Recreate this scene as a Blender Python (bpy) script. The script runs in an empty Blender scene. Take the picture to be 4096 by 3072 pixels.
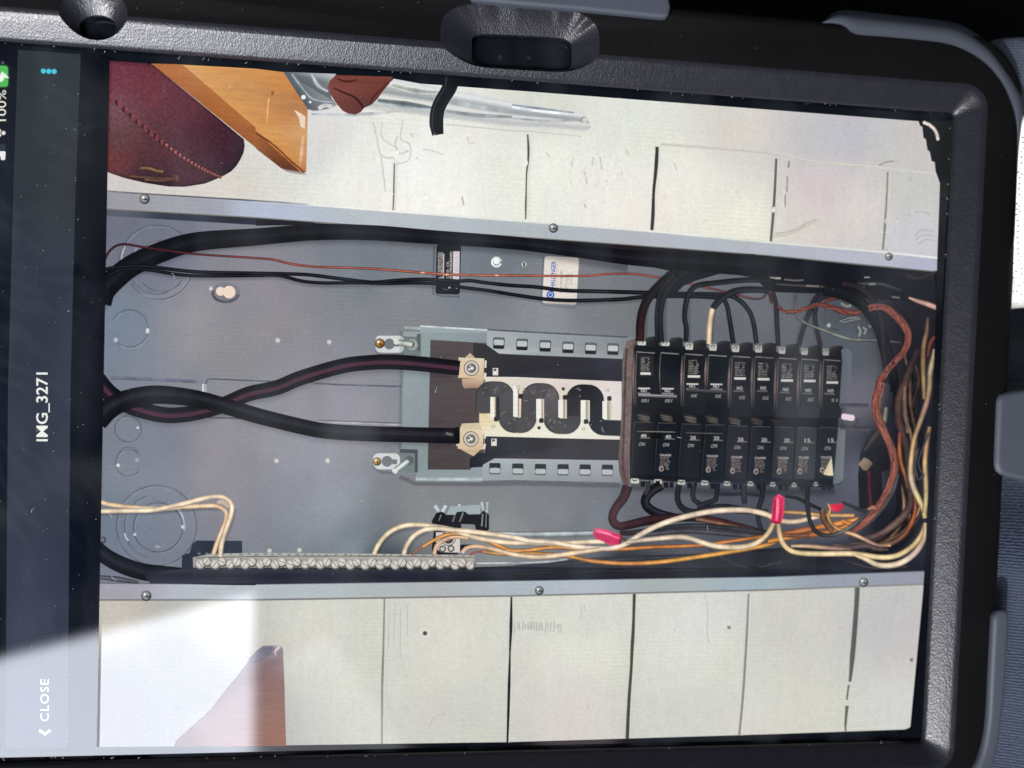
import bpy, bmesh, math, random
from mathutils import Vector, Matrix, geometry
random.seed(7)
S = bpy.context.scene
COL = S.collection

# ------------------------------------------------------------------ camera
F_PX = 3100.0                       # focal length in pixels of the 4096 x 3072 picture
CW = Matrix(((0.99302401, -0.03044121, -0.11391511),
             (0.03404184, 0.99897612, 0.02979693),
             (0.11289142, -0.03346694, 0.99304355)))      # camera axes in the tablet's own frame
CAM = Vector((-0.0210926, 0.00551722, 0.18387266))
cam = bpy.data.cameras.new('camera')
cam.sensor_width = 36.0
cam.lens = 36.0 * F_PX / 4096.0
cam.clip_start = 0.01
cam.clip_end = 20
cam.dof.use_dof = True
cam.dof.focus_distance = 0.181
cam.dof.aperture_fstop = 7.0
co = bpy.data.objects.new('camera', cam)
m4 = CW.to_4x4(); m4.translation = CAM
co.matrix_world = m4
COL.objects.link(co)
S.camera = co

def ray(px, py):
    return (CW @ Vector(((px - 2048.0) / F_PX, -(py - 1536.0) / F_PX, -1.0)))
def P(px, py, h=0.0):
    """point of the plane z = h of the tablet's frame measured at picture position px, py"""
    r = ray(px, py)
    return CAM + r * ((h - CAM.z) / r.z)

# ------------------------------------------------------------------ world, sun, window light
w = bpy.data.worlds.new('World'); S.world = w; w.use_nodes = True
bg = w.node_tree.nodes['Background']
nt = w.node_tree
gc = nt.nodes.new('ShaderNodeTexCoord'); cn = nt.nodes.new('ShaderNodeTexNoise'); cr = nt.nodes.new('ShaderNodeValToRGB')
cn.inputs['Scale'].default_value = 6.0; cn.inputs['Detail'].default_value = 3.0; cn.inputs['Distortion'].default_value = 0.6
cr.color_ramp.elements[0].position = 0.50; cr.color_ramp.elements[0].color = (0.040, 0.050, 0.078, 1)
cr.color_ramp.elements[1].position = 0.78; cr.color_ramp.elements[1].color = (0.90, 0.94, 1.0, 1)
nt.links.new(gc.outputs['Generated'], cn.inputs['Vector']); nt.links.new(cn.outputs['Fac'], cr.inputs[0]); nt.links.new(cr.outputs[0], bg.inputs[0])
bg.inputs[1].default_value = 0.8

sun = bpy.data.lights.new('sun', 'SUN'); sun.energy = 3.6; sun.angle = math.radians(0.5); sun.color = (1, 0.965, 0.93)
so = bpy.data.objects.new('sun', sun); COL.objects.link(so)
so.rotation_euler = Vector((-0.50, -0.56, 0.66)).to_track_quat('Z', 'Y').to_euler()

def reflected(px, py):
    r = ray(px, py).normalized()
    return Vector((r.x, r.y, -r.z))
MIR = Vector((CAM.x, CAM.y, -CAM.z))
def window_light(name, corner, a, b, dist, radiance, color):
    """a rectangular window whose corner and two edges are seen mirrored in the glass at the given places"""
    rc, ra, rb = reflected(*corner), reflected(*a), reflected(*b)
    C = rc * dist
    tb = dist * 1.0
    B = rb * tb
    e2 = B - C
    ta = (C.dot(e2)) / ra.dot(e2)          # A so that (A-C).(B-C)=0
    A = ra * ta
    e1 = A - C
    n = e1.cross(e2).normalized()
    ctr = MIR + C + e1 / 2 + e2 / 2
    if n.dot(-ctr) < 0: n = -n
    L = bpy.data.lights.new(name, 'AREA'); L.shape = 'RECTANGLE'
    L.size = e1.length; L.size_y = e2.length
    L.energy = radiance * math.pi * L.size * L.size_y
    L.color = color
    o = bpy.data.objects.new(name, L); COL.objects.link(o)
    x = e1.normalized(); z = -n; z = -n
    zax = -(n)                              # area lamps shine along their -Z
    yax = zax.cross(x)
    M = Matrix((x, yax, zax)).transposed().to_4x4(); M.translation = ctr
    o.matrix_world = M
    return o
window_light('window_light', (1012, 2376), (-900, 2876), (1004, 5200), 1.1, 16.5, (0.84, 0.88, 1.0))
def overhead_light(name, corner, along, depth, height, radiance, color):
    """an added level rectangular lamp overhead; one edge is seen mirrored from corner to along"""
    def at(px, py):
        r = reflected(px, py); return MIR + r * ((height - MIR.z) / r.z)
    C, A = at(*corner), at(*along)
    e1 = A - C; e2 = Vector((0, 0, 1)).cross(e1.normalized()) * depth
    L = bpy.data.lights.new(name, 'AREA'); L.shape = 'RECTANGLE'; L.size = e1.length; L.size_y = abs(depth)
    L.energy = radiance * math.pi * L.size * L.size_y; L.color = color
    o = bpy.data.objects.new(name, L); COL.objects.link(o)
    o.matrix_world = Matrix.Translation(C + (e1 + e2) / 2) @ Matrix.Rotation(math.atan2(e1.y, e1.x), 4, 'Z')
    return o
overhead_light('added_glow_light', (1310, 2530), (1760, 3200), -0.30, 1.3, 2.2, (0.95, 0.96, 1.0))  # unseen lamp added for the soft glow mirrored beside the window
overhead_light('added_breaker_haze_light', (3135, 1250), (3120, 2280), 0.075, 1.4, 0.42, (0.93, 0.96, 1.0))  # unseen strip lamp added to mirror a haze band over the breakers
overhead_light('added_panel_haze_light', (1310, 1560), (1260, 2040), 0.10, 1.4, 0.7, (0.85, 0.90, 1.0))  # unseen strip lamp added to mirror pale haze on the panel
overhead_light('added_pink_light', (2146, 2560), (2138, 3400), 0.16, 1.3, 1.3, (1.0, 0.80, 0.80))  # unseen lamp added for the pinkish patch mirrored near the bottom

S.view_settings.view_transform = 'Standard'
S.view_settings.look = 'None'
S.view_settings.exposure = 0.0
S.view_settings.gamma = 1.0
S.render.engine = 'CYCLES'
S.cycles.max_bounces = 3
S.cycles.diffuse_bounces = 2
S.cycles.glossy_bounces = 2
S.cycles.caustics_reflective = False
S.cycles.caustics_refractive = False
S.cycles.use_adaptive_sampling = True
S.cycles.adaptive_threshold = 0.012
S.cycles.adaptive_min_samples = 24
S.cycles.transparent_max_bounces = 64
S.cycles.use_denoising = True
S.cycles.denoiser = 'OPENIMAGEDENOISE'

# ------------------------------------------------------------------ materials
def lin(c):
    def f(v):
        v = max(0.0, v) / 255.0
        return v / 12.92 if v <= 0.04045 else ((v + 0.055) / 1.055) ** 2.4
    return (f(c[0]), f(c[1]), f(c[2]), c[3] if len(c) > 3 else 1.0)

class NT:
    def __init__(s, name):
        s.m = bpy.data.materials.new(name); s.m.use_nodes = True
        s.t = s.m.node_tree; s.t.nodes.clear()
        s.out = s.t.nodes.new('ShaderNodeOutputMaterial')
    def n(s, typ, **kw):
        nd = s.t.nodes.new(typ)
        for k, v in kw.items():
            if k.startswith('i_'):
                key = k[2:]; key = int(key) if key.isdigit() else key.replace('_', ' ')
                nd.inputs[key].default_value = v
            else: setattr(nd, k, v)
        return nd
    def l(s, a, b): s.t.links.new(a, b)
    def math(s, op, a, b=None, c=None):
        nd = s.n('ShaderNodeMath', operation=op)
        for i, v in enumerate((a, b, c)):
            if v is None: continue
            if hasattr(v, 'is_linked') or hasattr(v, 'links'): s.l(v, nd.inputs[i])
            else: nd.inputs[i].default_value = v
        return nd.outputs[0]

def pbr(name, col, rough, bump=None, spec=0.5, metal=0.0, var=0.0, varscale=60, sheen=0.0):
    """bump: list of (kind, scale, strength, distance, stretch)"""
    k = NT(name)
    b = k.n('ShaderNodeBsdfPrincipled')
    b.inputs['Base Color'].default_value = (*col, 1); b.inputs['Roughness'].default_value = rough
    b.inputs['Specular IOR Level'].default_value = spec; b.inputs['Metallic'].default_value = metal
    b.inputs['Sheen Weight'].default_value = sheen
    tc = k.n('ShaderNodeTexCoord')
    if var:
        nz = k.n('ShaderNodeTexNoise', i_Scale=varscale, i_Detail=4.0)
        k.l(tc.outputs['Object'], nz.inputs['Vector'])
        mx = k.n('ShaderNodeMix', data_type='RGBA')
        mx.inputs[6].default_value = (*[c * (1 - var) for c in col], 1); mx.inputs[7].default_value = (*[c * (1 + var) for c in col], 1)
        k.l(nz.outputs['Fac'], mx.inputs[0]); k.l(mx.outputs[2], b.inputs['Base Color'])
        rr = k.n('ShaderNodeMapRange', i_3=rough * (1 - var * .5), i_4=rough * (1 + var * .5))
        k.l(nz.outputs['Fac'], rr.inputs[0]); k.l(rr.outputs[0], b.inputs['Roughness'])
    prev = None
    for kind, sc, st, dist, stretch in (bump or []):
        mp = k.n('ShaderNodeMapping'); mp.inputs['Scale'].default_value = stretch
        k.l(tc.outputs['Object'], mp.inputs['Vector'])
        if kind == 'noise':
            t = k.n('ShaderNodeTexNoise', i_Scale=sc, i_Detail=3.0); o = t.outputs['Fac']
        elif kind == 'voronoi':
            t = k.n('ShaderNodeTexVoronoi', i_Scale=sc, feature='SMOOTH_F1'); t.inputs['Smoothness'].default_value = 0.5; o = t.outputs['Distance']
        else:
            t = k.n('ShaderNodeTexWave', i_Scale=sc, i_Distortion=1.2, i_Detail=1.0, bands_direction='Y'); o = t.outputs['Fac']
        k.l(mp.outputs[0], t.inputs['Vector'])
        bp = k.n('ShaderNodeBump', i_Strength=st, i_Distance=dist)
        k.l(o, bp.inputs['Height'])
        if prev: k.l(prev, bp.inputs['Normal'])
        prev = bp.outputs[0]
    if prev: k.l(prev, b.inputs['Normal'])
    k.l(b.outputs[0], k.out.inputs[0])
    return k.m

def display(name, kind=None):
    """what the lit screen shows: picture colour stored on the flat pieces, with the fine unevenness of a photographed display"""
    k = NT(name)
    at = k.n('ShaderNodeAttribute', attribute_name='Col')
    tc = k.n('ShaderNodeTexCoord')
    # slow pink / green moire tint
    n1 = k.n('ShaderNodeTexNoise', i_Scale=38.0, i_Detail=1.0); k.l(tc.outputs['Object'], n1.inputs['Vector'])
    ramp = k.n('ShaderNodeValToRGB')
    e = ramp.color_ramp.elements
    e[0].position = 0.30; e[0].color = (1.025, 0.985, 1.005, 1)
    e[1].position = 0.70; e[1].color = (0.993, 1.005, 0.975, 1)
    x = ramp.color_ramp.elements.new(0.5); x.color = (0.985, 0.995, 1.02, 1)
    k.l(n1.outputs['Fac'], ramp.inputs[0])
    mul = k.n('ShaderNodeMix', data_type='RGBA', blend_type='MULTIPLY'); mul.inputs[0].default_value = 1.0
    k.l(at.outputs['Color'], mul.inputs[6]); k.l(ramp.outputs[0], mul.inputs[7])
    # grain
    n2 = k.n('ShaderNodeTexNoise', i_Scale=1500.0, i_Detail=1.0); k.l(tc.outputs['Object'], n2.inputs['Vector'])
    n4 = k.n('ShaderNodeTexNoise', i_Scale=170.0, i_Detail=2.0); k.l(tc.outputs['Object'], n4.inputs['Vector'])
    g = k.math('MULTIPLY', k.math('MULTIPLY_ADD', n2.outputs['Fac'], 0.22, 0.89), k.math('MULTIPLY_ADD', n4.outputs['Fac'], 0.06 if kind == 'paint' else 0.16, 0.97 if kind == 'paint' else 0.92))
    # scan-line moire
    wv = k.n('ShaderNodeTexWave', i_Scale=310.0, i_Distortion=3.0, i_Detail=1.0, bands_direction='Y'); wv.inputs['Detail Scale'].default_value = 0.05
    k.l(tc.outputs['Object'], wv.inputs['Vector'])
    msk = k.n('ShaderNodeMapRange', i_1=0.46, i_2=0.62, i_3=0.0, i_4=0.05); k.l(n1.outputs['Fac'], msk.inputs[0])
    wm = k.math('MULTIPLY', k.math('SUBTRACT', wv.outputs['Fac'], 0.5), msk.outputs[0])
    f = k.math('ADD', g, wm)
    if kind == 'leather':
        v = k.n('ShaderNodeTexVoronoi', i_Scale=1500.0); k.l(tc.outputs['Object'], v.inputs['Vector'])
        f = k.math('MULTIPLY', f, k.math('MULTIPLY_ADD', v.outputs['Distance'], 0.60, 0.72))
    if kind == 'wood':
        mp = k.n('ShaderNodeMapping'); mp.inputs['Rotation'].default_value = (0, 0, math.radians(80)); mp.inputs['Scale'].default_value = (1, 9, 1)
        k.l(tc.outputs['Object'], mp.inputs[0])
        v = k.n('ShaderNodeTexNoise', i_Scale=130.0, i_Detail=4.0); k.l(mp.outputs[0], v.inputs['Vector'])
        f = k.math('MULTIPLY', f, k.math('MULTIPLY_ADD', v.outputs['Fac'], 0.5, 0.75))
    if kind == 'paint':
        mp = k.n('ShaderNodeMapping'); mp.inputs['Scale'].default_value = (6, 1, 1)
        k.l(tc.outputs['Object'], mp.inputs[0])
        v = k.n('ShaderNodeTexNoise', i_Scale=110.0, i_Detail=5.0); k.l(mp.outputs[0], v.inputs['Vector'])
        f = k.math('MULTIPLY', f, k.math('MULTIPLY_ADD', v.outputs['Fac'], 0.12, 0.94))
    if kind == 'rope':
        v = k.n('ShaderNodeTexNoise', i_Scale=900.0, i_Detail=3.0); k.l(tc.outputs['Object'], v.inputs['Vector'])
        f = k.math('MULTIPLY', f, k.math('MULTIPLY_ADD', v.outputs['Fac'], 1.3, 0.35))
    em = k.n('ShaderNodeEmission')
    sc = k.n('ShaderNodeVectorMath', operation='SCALE')
    k.l(mul.outputs[2], sc.inputs[0]); k.l(f, sc.inputs['Scale'])
    k.l(sc.outputs[0], em.inputs['Color']); em.inputs['Strength'].default_value = 1.05
    tr = k.n('ShaderNodeBsdfTransparent'); ms = k.n('ShaderNodeMixShader')
    # the display is optically bonded to its cover glass: the polished front mirrors its surroundings
    fr = k.n('ShaderNodeFresnel', i_IOR=1.5); gl = k.n('ShaderNodeBsdfAnisotropic', distribution='BECKMANN'); gl.inputs['Roughness'].default_value = 0.062
    k.l(fr.outputs[0], gl.inputs['Color'])
    ad = k.n('ShaderNodeAddShader'); k.l(em.outputs[0], ad.inputs[0]); k.l(gl.outputs[0], ad.inputs[1])
    k.l(at.outputs['Alpha'], ms.inputs[0]); k.l(tr.outputs[0], ms.inputs[1]); k.l(ad.outputs[0], ms.inputs[2])
    k.m.cycles.emission_sampling = 'NONE'
    k.l(ms.outputs[0], k.out.inputs[0])
    return k.m

def glass_material():
    k = NT('cover_glass')
    tc = k.n('ShaderNodeTexCoord')
    mx = k.n('ShaderNodeBsdfTransparent'); mx.inputs[0].default_value = (0.985, 0.99, 0.99, 1)
    # finger smears: soft wiped streaks over the whole pane, arcs of a thumb on the menu side
    mp = k.n('ShaderNodeMapping'); mp.inputs['Rotation'].default_value = (0, 0, math.radians(12)); mp.inputs['Scale'].default_value = (1.0, 0.30, 1.0)
    k.l(tc.outputs['Object'], mp.inputs[0])
    st = k.n('ShaderNodeTexNoise', i_Scale=60.0, i_Detail=2.0); k.l(mp.outputs[0], st.inputs['Vector'])
    sm = k.n('ShaderNodeMapRange', i_1=0.46, i_2=0.76); k.l(st.outputs['Fac'], sm.inputs[0])
    m2p = k.n('ShaderNodeMapping'); m2p.inputs['Location'].default_value = (0.150, 0.062, 0.0); k.l(tc.outputs['Object'], m2p.inputs[0])
    arc = k.n('ShaderNodeTexWave', wave_type='RINGS', rings_direction='Z', i_Scale=60.0, i_Distortion=16.0, i_Detail=2.0); arc.inputs['Detail Scale'].default_value = 0.6; arc.inputs['Detail Roughness'].default_value = 0.7
    k.l(m2p.outputs[0], arc.inputs['Vector'])
    pa = k.n('ShaderNodeTexNoise', i_Scale=42.0, i_Detail=2.0); k.l(tc.outputs['Object'], pa.inputs['Vector'])
    pm = k.n('ShaderNodeMapRange', i_1=0.42, i_2=0.70); k.l(pa.outputs['Fac'], pm.inputs[0])
    sep = k.n('ShaderNodeSeparateXYZ'); k.l(tc.outputs['Object'], sep.inputs[0])
    side = k.n('ShaderNodeMapRange', i_1=-0.085, i_2=-0.100, i_3=0.0, i_4=1.0); k.l(sep.outputs['X'], side.inputs[0])
    arcs = k.math('MULTIPLY', k.math('MULTIPLY', k.math('POWER', arc.outputs['Fac'], 2.0), pm.outputs[0]), side.outputs[0])
    smear = k.math('ADD', k.math('MULTIPLY', sm.outputs[0], 0.85), k.math('MULTIPLY', arcs, 0.35))
    fac = k.math('MULTIPLY_ADD', smear, 0.020, 0.0012)
    df = k.n('ShaderNodeBsdfDiffuse'); df.inputs[0].default_value = (0.72, 0.80, 0.95, 1)
    m2 = k.n('ShaderNodeMixShader'); k.l(fac, m2.inputs[0]); k.l(mx.outputs[0], m2.inputs[1]); k.l(df.outputs[0], m2.inputs[2])
    k.l(m2.outputs[0], k.out.inputs[0])
    return k.m

M = {
 'photo': display('lit_display'), 'leather': display('lit_display_leather', 'leather'), 'wood': display('lit_display_wood', 'wood'),
 'paint': display('lit_display_paint', 'paint'), 'rope': display('lit_display_rope', 'rope'),
 'glass': glass_material(),
 'grain': pbr('textured_black_plastic', (0.010, 0.010, 0.0140), 0.34, [('noise', 700, 0.12, 0.0005, (1.6, 0.8, 1)), ('voronoi', 2800, 0.22, 0.00022, (1.4, 0.7, 1))], spec=0.48, var=0.2, varscale=300),
 'matte': pbr('matte_black_plastic', (0.0032, 0.0032, 0.0034), 0.66, [('noise', 2600, 0.35, 0.0002, (1, 1, 1))], spec=0.09, var=0.3, varscale=40),
 'grey': pbr('slate_grey_rubber', (0.048, 0.055, 0.070), 0.55, [('noise', 1800, 0.15, 0.0002, (1, 1, 1))], spec=0.35, var=0.12, varscale=50),
 'bodyblack': pbr('black_glass_border', (0.002, 0.003, 0.005), 0.075, spec=0.5),
 'alu': pbr('dark_aluminium', (0.2, 0.2, 0.21), 0.4, metal=1.0),
 'dust': pbr('pale_dust', (0.62, 0.62, 0.58), 0.9, spec=0.1),
 'dark': pbr('black_upholstery', (0.0035, 0.004, 0.004), 0.9, [('noise', 900, 0.5, 0.0008, (1, 1, 1))], spec=0.1, var=0.4, varscale=25),
 'lens': pbr('camera_lens', (0.01, 0.011, 0.012), 0.15, spec=0.8),
}

def fabric_material():
    k = NT('ribbed_blue_fabric')
    b = k.n('ShaderNodeBsdfPrincipled'); b.inputs['Roughness'].default_value = 0.9; b.inputs['Specular IOR Level'].default_value = 0.15
    b.inputs['Sheen Weight'].default_value = 0.3
    tc = k.n('ShaderNodeTexCoord')
    wv = k.n('ShaderNodeTexWave', i_Scale=400.0, i_Distortion=3.0, i_Detail=3.0, bands_direction='Y'); k.l(tc.outputs['Object'], wv.inputs['Vector'])
    wv.inputs['Detail Scale'].default_value = 3.0
    w2 = k.n('ShaderNodeTexWave', i_Scale=520.0, i_Distortion=0.8, bands_direction='X'); k.l(tc.outputs['Object'], w2.inputs['Vector'])
    nz = k.n('ShaderNodeTexNoise', i_Scale=60.0, i_Detail=4.0); k.l(tc.outputs['Object'], nz.inputs['Vector'])
    h = k.math('MULTIPLY_ADD', w2.outputs['Fac'], 0.35, wv.outputs['Fac'])
    mx = k.n('ShaderNodeMix', data_type='RGBA'); mx.inputs[6].default_value = (0.020, 0.028, 0.050, 1); mx.inputs[7].default_value = (0.046, 0.063, 0.105, 1)
    f = k.math('MULTIPLY', k.math('MULTIPLY_ADD', wv.outputs['Fac'], 0.55, 0.2), k.math('MULTIPLY_ADD', nz.outputs['Fac'], 0.8, 0.7))
    k.l(f, mx.inputs[0]); k.l(mx.outputs[2], b.inputs['Base Color'])
    bp = k.n('ShaderNodeBump', i_Strength=0.8, i_Distance=0.0005); k.l(h, bp.inputs['Height']); k.l(bp.outputs[0], b.inputs['Normal'])
    k.l(b.outputs[0], k.out.inputs[0])
    return k.m
M['fabric'] = fabric_material()

def perforated_material():
    k = NT('white_perforated_leather')
    b = k.n('ShaderNodeBsdfPrincipled'); b.inputs['Roughness'].default_value = 0.6; b.inputs['Specular IOR Level'].default_value = 0.3
    tc = k.n('ShaderNodeTexCoord')
    mp = k.n('ShaderNodeMapping'); mp.inputs['Rotation'].default_value = (0, 0, math.radians(40)); k.l(tc.outputs['Object'], mp.inputs[0])
    v = k.n('ShaderNodeTexVoronoi', i_Scale=1000.0); v.inputs['Randomness'].default_value = 0.25; k.l(mp.outputs[0], v.inputs['Vector'])
    hole = k.n('ShaderNodeMapRange', i_1=0.22, i_2=0.34); k.l(v.outputs['Distance'], hole.inputs[0])
    mx = k.n('ShaderNodeMix', data_type='RGBA'); mx.inputs[6].default_value = (0.30, 0.26, 0.20, 1); mx.inputs[7].default_value = (0.82, 0.81, 0.77, 1)
    k.l(hole.outputs[0], mx.inputs[0]); k.l(mx.outputs[2], b.inputs['Base Color'])
    bp = k.n('ShaderNodeBump', i_Strength=0.5, i_Distance=0.0003); k.l(hole.outputs[0], bp.inputs['Height']); k.l(bp.outputs[0], b.inputs['Normal'])
    k.l(b.outputs[0], k.out.inputs[0])
    return k.m
M['perf'] = perforated_material()

# ------------------------------------------------------------------ object helpers
def link(name, me, mat, parent=None, label=None, cat=None, kind=None, group=None):
    o = bpy.data.objects.new(name, me); COL.objects.link(o)
    if mat:
        for x in (mat if isinstance(mat, (list, tuple)) else [mat]): me.materials.append(M[x])
    if parent: o.parent = parent
    if label: o['label'] = label
    if cat: o['category'] = cat
    if kind: o['kind'] = kind
    if group: o['group'] = group
    return o
def empty(name, label, cat, loc=(0, 0, 0)):
    o = bpy.data.objects.new(name, None); COL.objects.link(o); o.location = loc; o.empty_display_size = 0.02
    o['label'] = label; o['category'] = cat
    return o
def from_bm(name, bm, mat, smooth=False, **kw):
    bmesh.ops.recalc_face_normals(bm, faces=bm.faces)
    me = bpy.data.meshes.new(name); bm.to_mesh(me); bm.free()
    if smooth:
        for p in me.polygons: p.use_smooth = True
    return link(name, me, mat, **kw)
def mm(*v): return Vector(v) * 0.001
def rrect(x0, x1, y0, y1, r, z, n=10):
    pts = []
    for cx, cy, a0 in ((x1 - r, y1 - r, 0), (x0 + r, y1 - r, 90), (x0 + r, y0 + r, 180), (x1 - r, y0 + r, 270)):
        for i in range(n + 1):
            a = math.radians(a0 + 90 * i / n)
            pts.append(mm(cx + r * math.cos(a), cy + r * math.sin(a), z))
    return pts
def loft(bm, loops, close_ring=True, mats=None, caps=True):
    vs = [[bm.verts.new(p) for p in L] for L in loops]
    n = len(vs[0])
    rows = range(len(vs)) if close_ring else range(len(vs) - 1)
    for i in rows:
        a, b = vs[i], vs[(i + 1) % len(vs)]
        for j in range(n):
            f = bm.faces.new((a[j], a[(j + 1) % n], b[(j + 1) % n], b[j]))
            if mats: f.material_index = mats[i]
    if caps and not close_ring:
        bm.faces.new(vs[0]); bm.faces.new(list(reversed(vs[-1])))
    return vs
K1 = 1024 / 2212.0
def T(c, r, s, k=K1):
    return [(1024 * c + float(a.split(',')[0]) * k, 768 * r + float(a.split(',')[1]) * k) for a in s.split()]
def Z(ox, oy, wd, s):
    k = wd / 2212.0
    return [(ox + float(a.split(',')[0]) * k, oy + float(a.split(',')[1]) * k) for a in s.split()]
def Z1(s): return Z(2440, 1300, 512, s)
def Z2(s): return Z(2900, 1300, 512, s)
def Z3(s): return Z(2440, 1640, 512, s)
def Z4(s): return Z(2900, 1640, 512, s)
def Z5(s): return Z(1840, 1400, 640, s)

# ------------------------------------------------------------------ what lies around the tablet
bm = bmesh.new()
for x, y in ((-1.2, -1.2), (1.2, -1.2), (1.2, 1.2), (-1.2, 1.2)): bm.verts.new((x, y, -0.075))
bm.faces.new(bm.verts)
from_bm('dark_ground', bm, 'dark', kind='structure', label='black surface far below the tablet')

def pillow(name, outline, h, depth, bev, mat, seg=4, **kw):
    """a thick rounded piece with the given outline (picture positions measured at height h)"""
    bm = bmesh.new()
    top = [bm.verts.new(P(x, y, h)) for x, y in outline]
    f = bm.faces.new(top)
    r = bmesh.ops.extrude_face_region(bm, geom=[f])
    for v in [g for g in r['geom'] if isinstance(g, bmesh.types.BMVert)]: v.co.z -= depth
    bmesh.ops.recalc_face_normals(bm, faces=bm.faces)
    bm.edges.ensure_lookup_table()
    ed = [e for e in bm.edges if all(abs(v.co.z - h) < 1e-6 for v in e.verts)]
    bmesh.ops.bevel(bm, geom=ed, offset=bev, segments=seg, affect='EDGES', profile=0.5, clamp_overlap=True)
    bmesh.ops.triangulate(bm, faces=[f for f in bm.faces if len(f.verts) > 4])
    o = from_bm(name, bm, mat, **kw)
    for p in o.data.polygons: p.use_smooth = True
    md = o.modifiers.new('n', 'WEIGHTED_NORMAL'); md.keep_sharp = False
    return o

def curve(pts, step=14.0):
    """Catmull-Rom through the points"""
    if len(pts) < 3: 
        a, b = pts; n = max(1, int(math.dist(a, b) / step)); return [(a[0] + (b[0] - a[0]) * i / n, a[1] + (b[1] - a[1]) * i / n) for i in range(n + 1)]
    out = []
    q = [(2 * pts[0][0] - pts[1][0], 2 * pts[0][1] - pts[1][1])] + list(pts) + [(2 * pts[-1][0] - pts[-2][0], 2 * pts[-1][1] - pts[-2][1])]
    for i in range(1, len(q) - 2):
        p0, p1, p2, p3 = q[i - 1], q[i], q[i + 1], q[i + 2]
        n = max(1, int(math.dist(p1, p2) / step))
        for j in range(n):
            t = j / n
            out.append(tuple(0.5 * (2 * p1[d] + (p2[d] - p0[d]) * t + (2 * p0[d] - 5 * p1[d] + 4 * p2[d] - p3[d]) * t * t + (3 * p1[d] - p0[d] - 3 * p2[d] + p3[d]) * t ** 3) for d in (0, 1)))
    out.append(tuple(pts[-1]))
    return out

# lap: ribbed blue trouser fabric rising along the right side
def lap(name, y0, y1, zf, label, group=None):
    bm = bmesh.new(); nx, ny = 40, 90
    g = []
    for j in range(ny + 1):
        y = y0 + (y1 - y0) * j / ny
        row = []
        for i in range(nx + 1):
            x = 121 + 75 * i / nx
            row.append(bm.verts.new(mm(x, y, zf(x, y))))
        g.append(row)
    for j in range(ny):
        for i in range(nx): bm.faces.new((g[j][i], g[j][i + 1], g[j + 1][i + 1], g[j + 1][i]))
    return from_bm(name, bm, 'fabric', smooth=True, label=label, cat='trousers', group=group)
def sstep(a, b, x):
    t = max(0, min(1, (x - a) / (b - a))); return t * t * (3 - 2 * t)
def z_low(x, y):
    up = -3.0 + 6.0 * sstep(126, 150, x) + 0.5 * math.sin(y * 0.16 + x * 0.1)
    dn = -16 + 3 * sstep(126, 160, x)
    t = sstep(-18, -46, y)
    return dn + (up - dn) * t - 40 * sstep(8, 34, y)
lap('trouser_fabric', -160, 30, z_low, 'ribbed blue trouser fabric running down the right edge beside the lower bumper')
pillow('trouser_fabric', curve(T(3, 0, '1850,520 1930,358 1990,312 2060,286 2150,274 2320,268 2700,300 2760,800 2500,1050 2230,1000 2000,800 1850,520')[:-1], 30), -0.004, 0.02, 0.005, 'fabric', seg=6,
       label='pale blue fabric hump behind the upper right corner of the case', cat='trousers')
pillow('seat_cushion', curve(T(3, 0, '2300,930 2225,1010 2180,1180 2155,1450 2140,1700 2132,2000 2140,2200 2165,2330 2230,2560 2400,2620 2700,2500 2750,1500 2600,900 2300,930')[:-1], 30), 0.0045, 0.03, 0.003, 'perf', seg=5,
       label='sunlit white perforated seat cushion at the right picture edge', cat='seat')

# ------------------------------------------------------------------ protective case
case = empty('protective_case', 'rugged black protective case with slate grey corner bumpers around the screen', 'tablet case')
X0 = -150.0
LO = [(0.05, X0 + 4, 109.7, -88.9, 71.7, 1.2), (0.75, X0 + 4, 110.0, -89.2, 72.0, 1.4), (1.05, X0 + 3.7, 110.35, -89.55, 72.35, 1.7),
      (3.75, X0, 114.2, -93.4, 76.1, 4.6), (4.05, X0 - 0.5, 114.9, -94.0, 76.7, 5.2), (4.15, X0 - 1.4, 115.8, -94.9, 77.6, 6.0),
      (4.15, X0 - 9, 123.6, -103.0, 88.2, 14.5), (3.7, X0 - 10, 125.2, -104.4, 89.6, 15.8), (2.2, X0 - 11, 126.6, -105.4, 90.7, 16.6),
      (-6, X0 - 11.5, 127.2, -105.8, 91.2, 17), (-12, X0 - 9, 125, -103.5, 89, 15),
      (-12, X0 - 4, 119.8, -98.6, 84.0, 10), (0.05, X0 - 4, 119.8, -98.6, 84.0, 10)]
bm = bmesh.new()
loft(bm, [rrect(a, b, c, d, r, z, 12) for z, a, b, c, d, r in LO], True, [0, 0, 0, 0, 0, 1, 1, 1, 1, 1, 1, 1, 1])
frame = from_bm('frame', bm, ['grain', 'matte'], parent=case)

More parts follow.
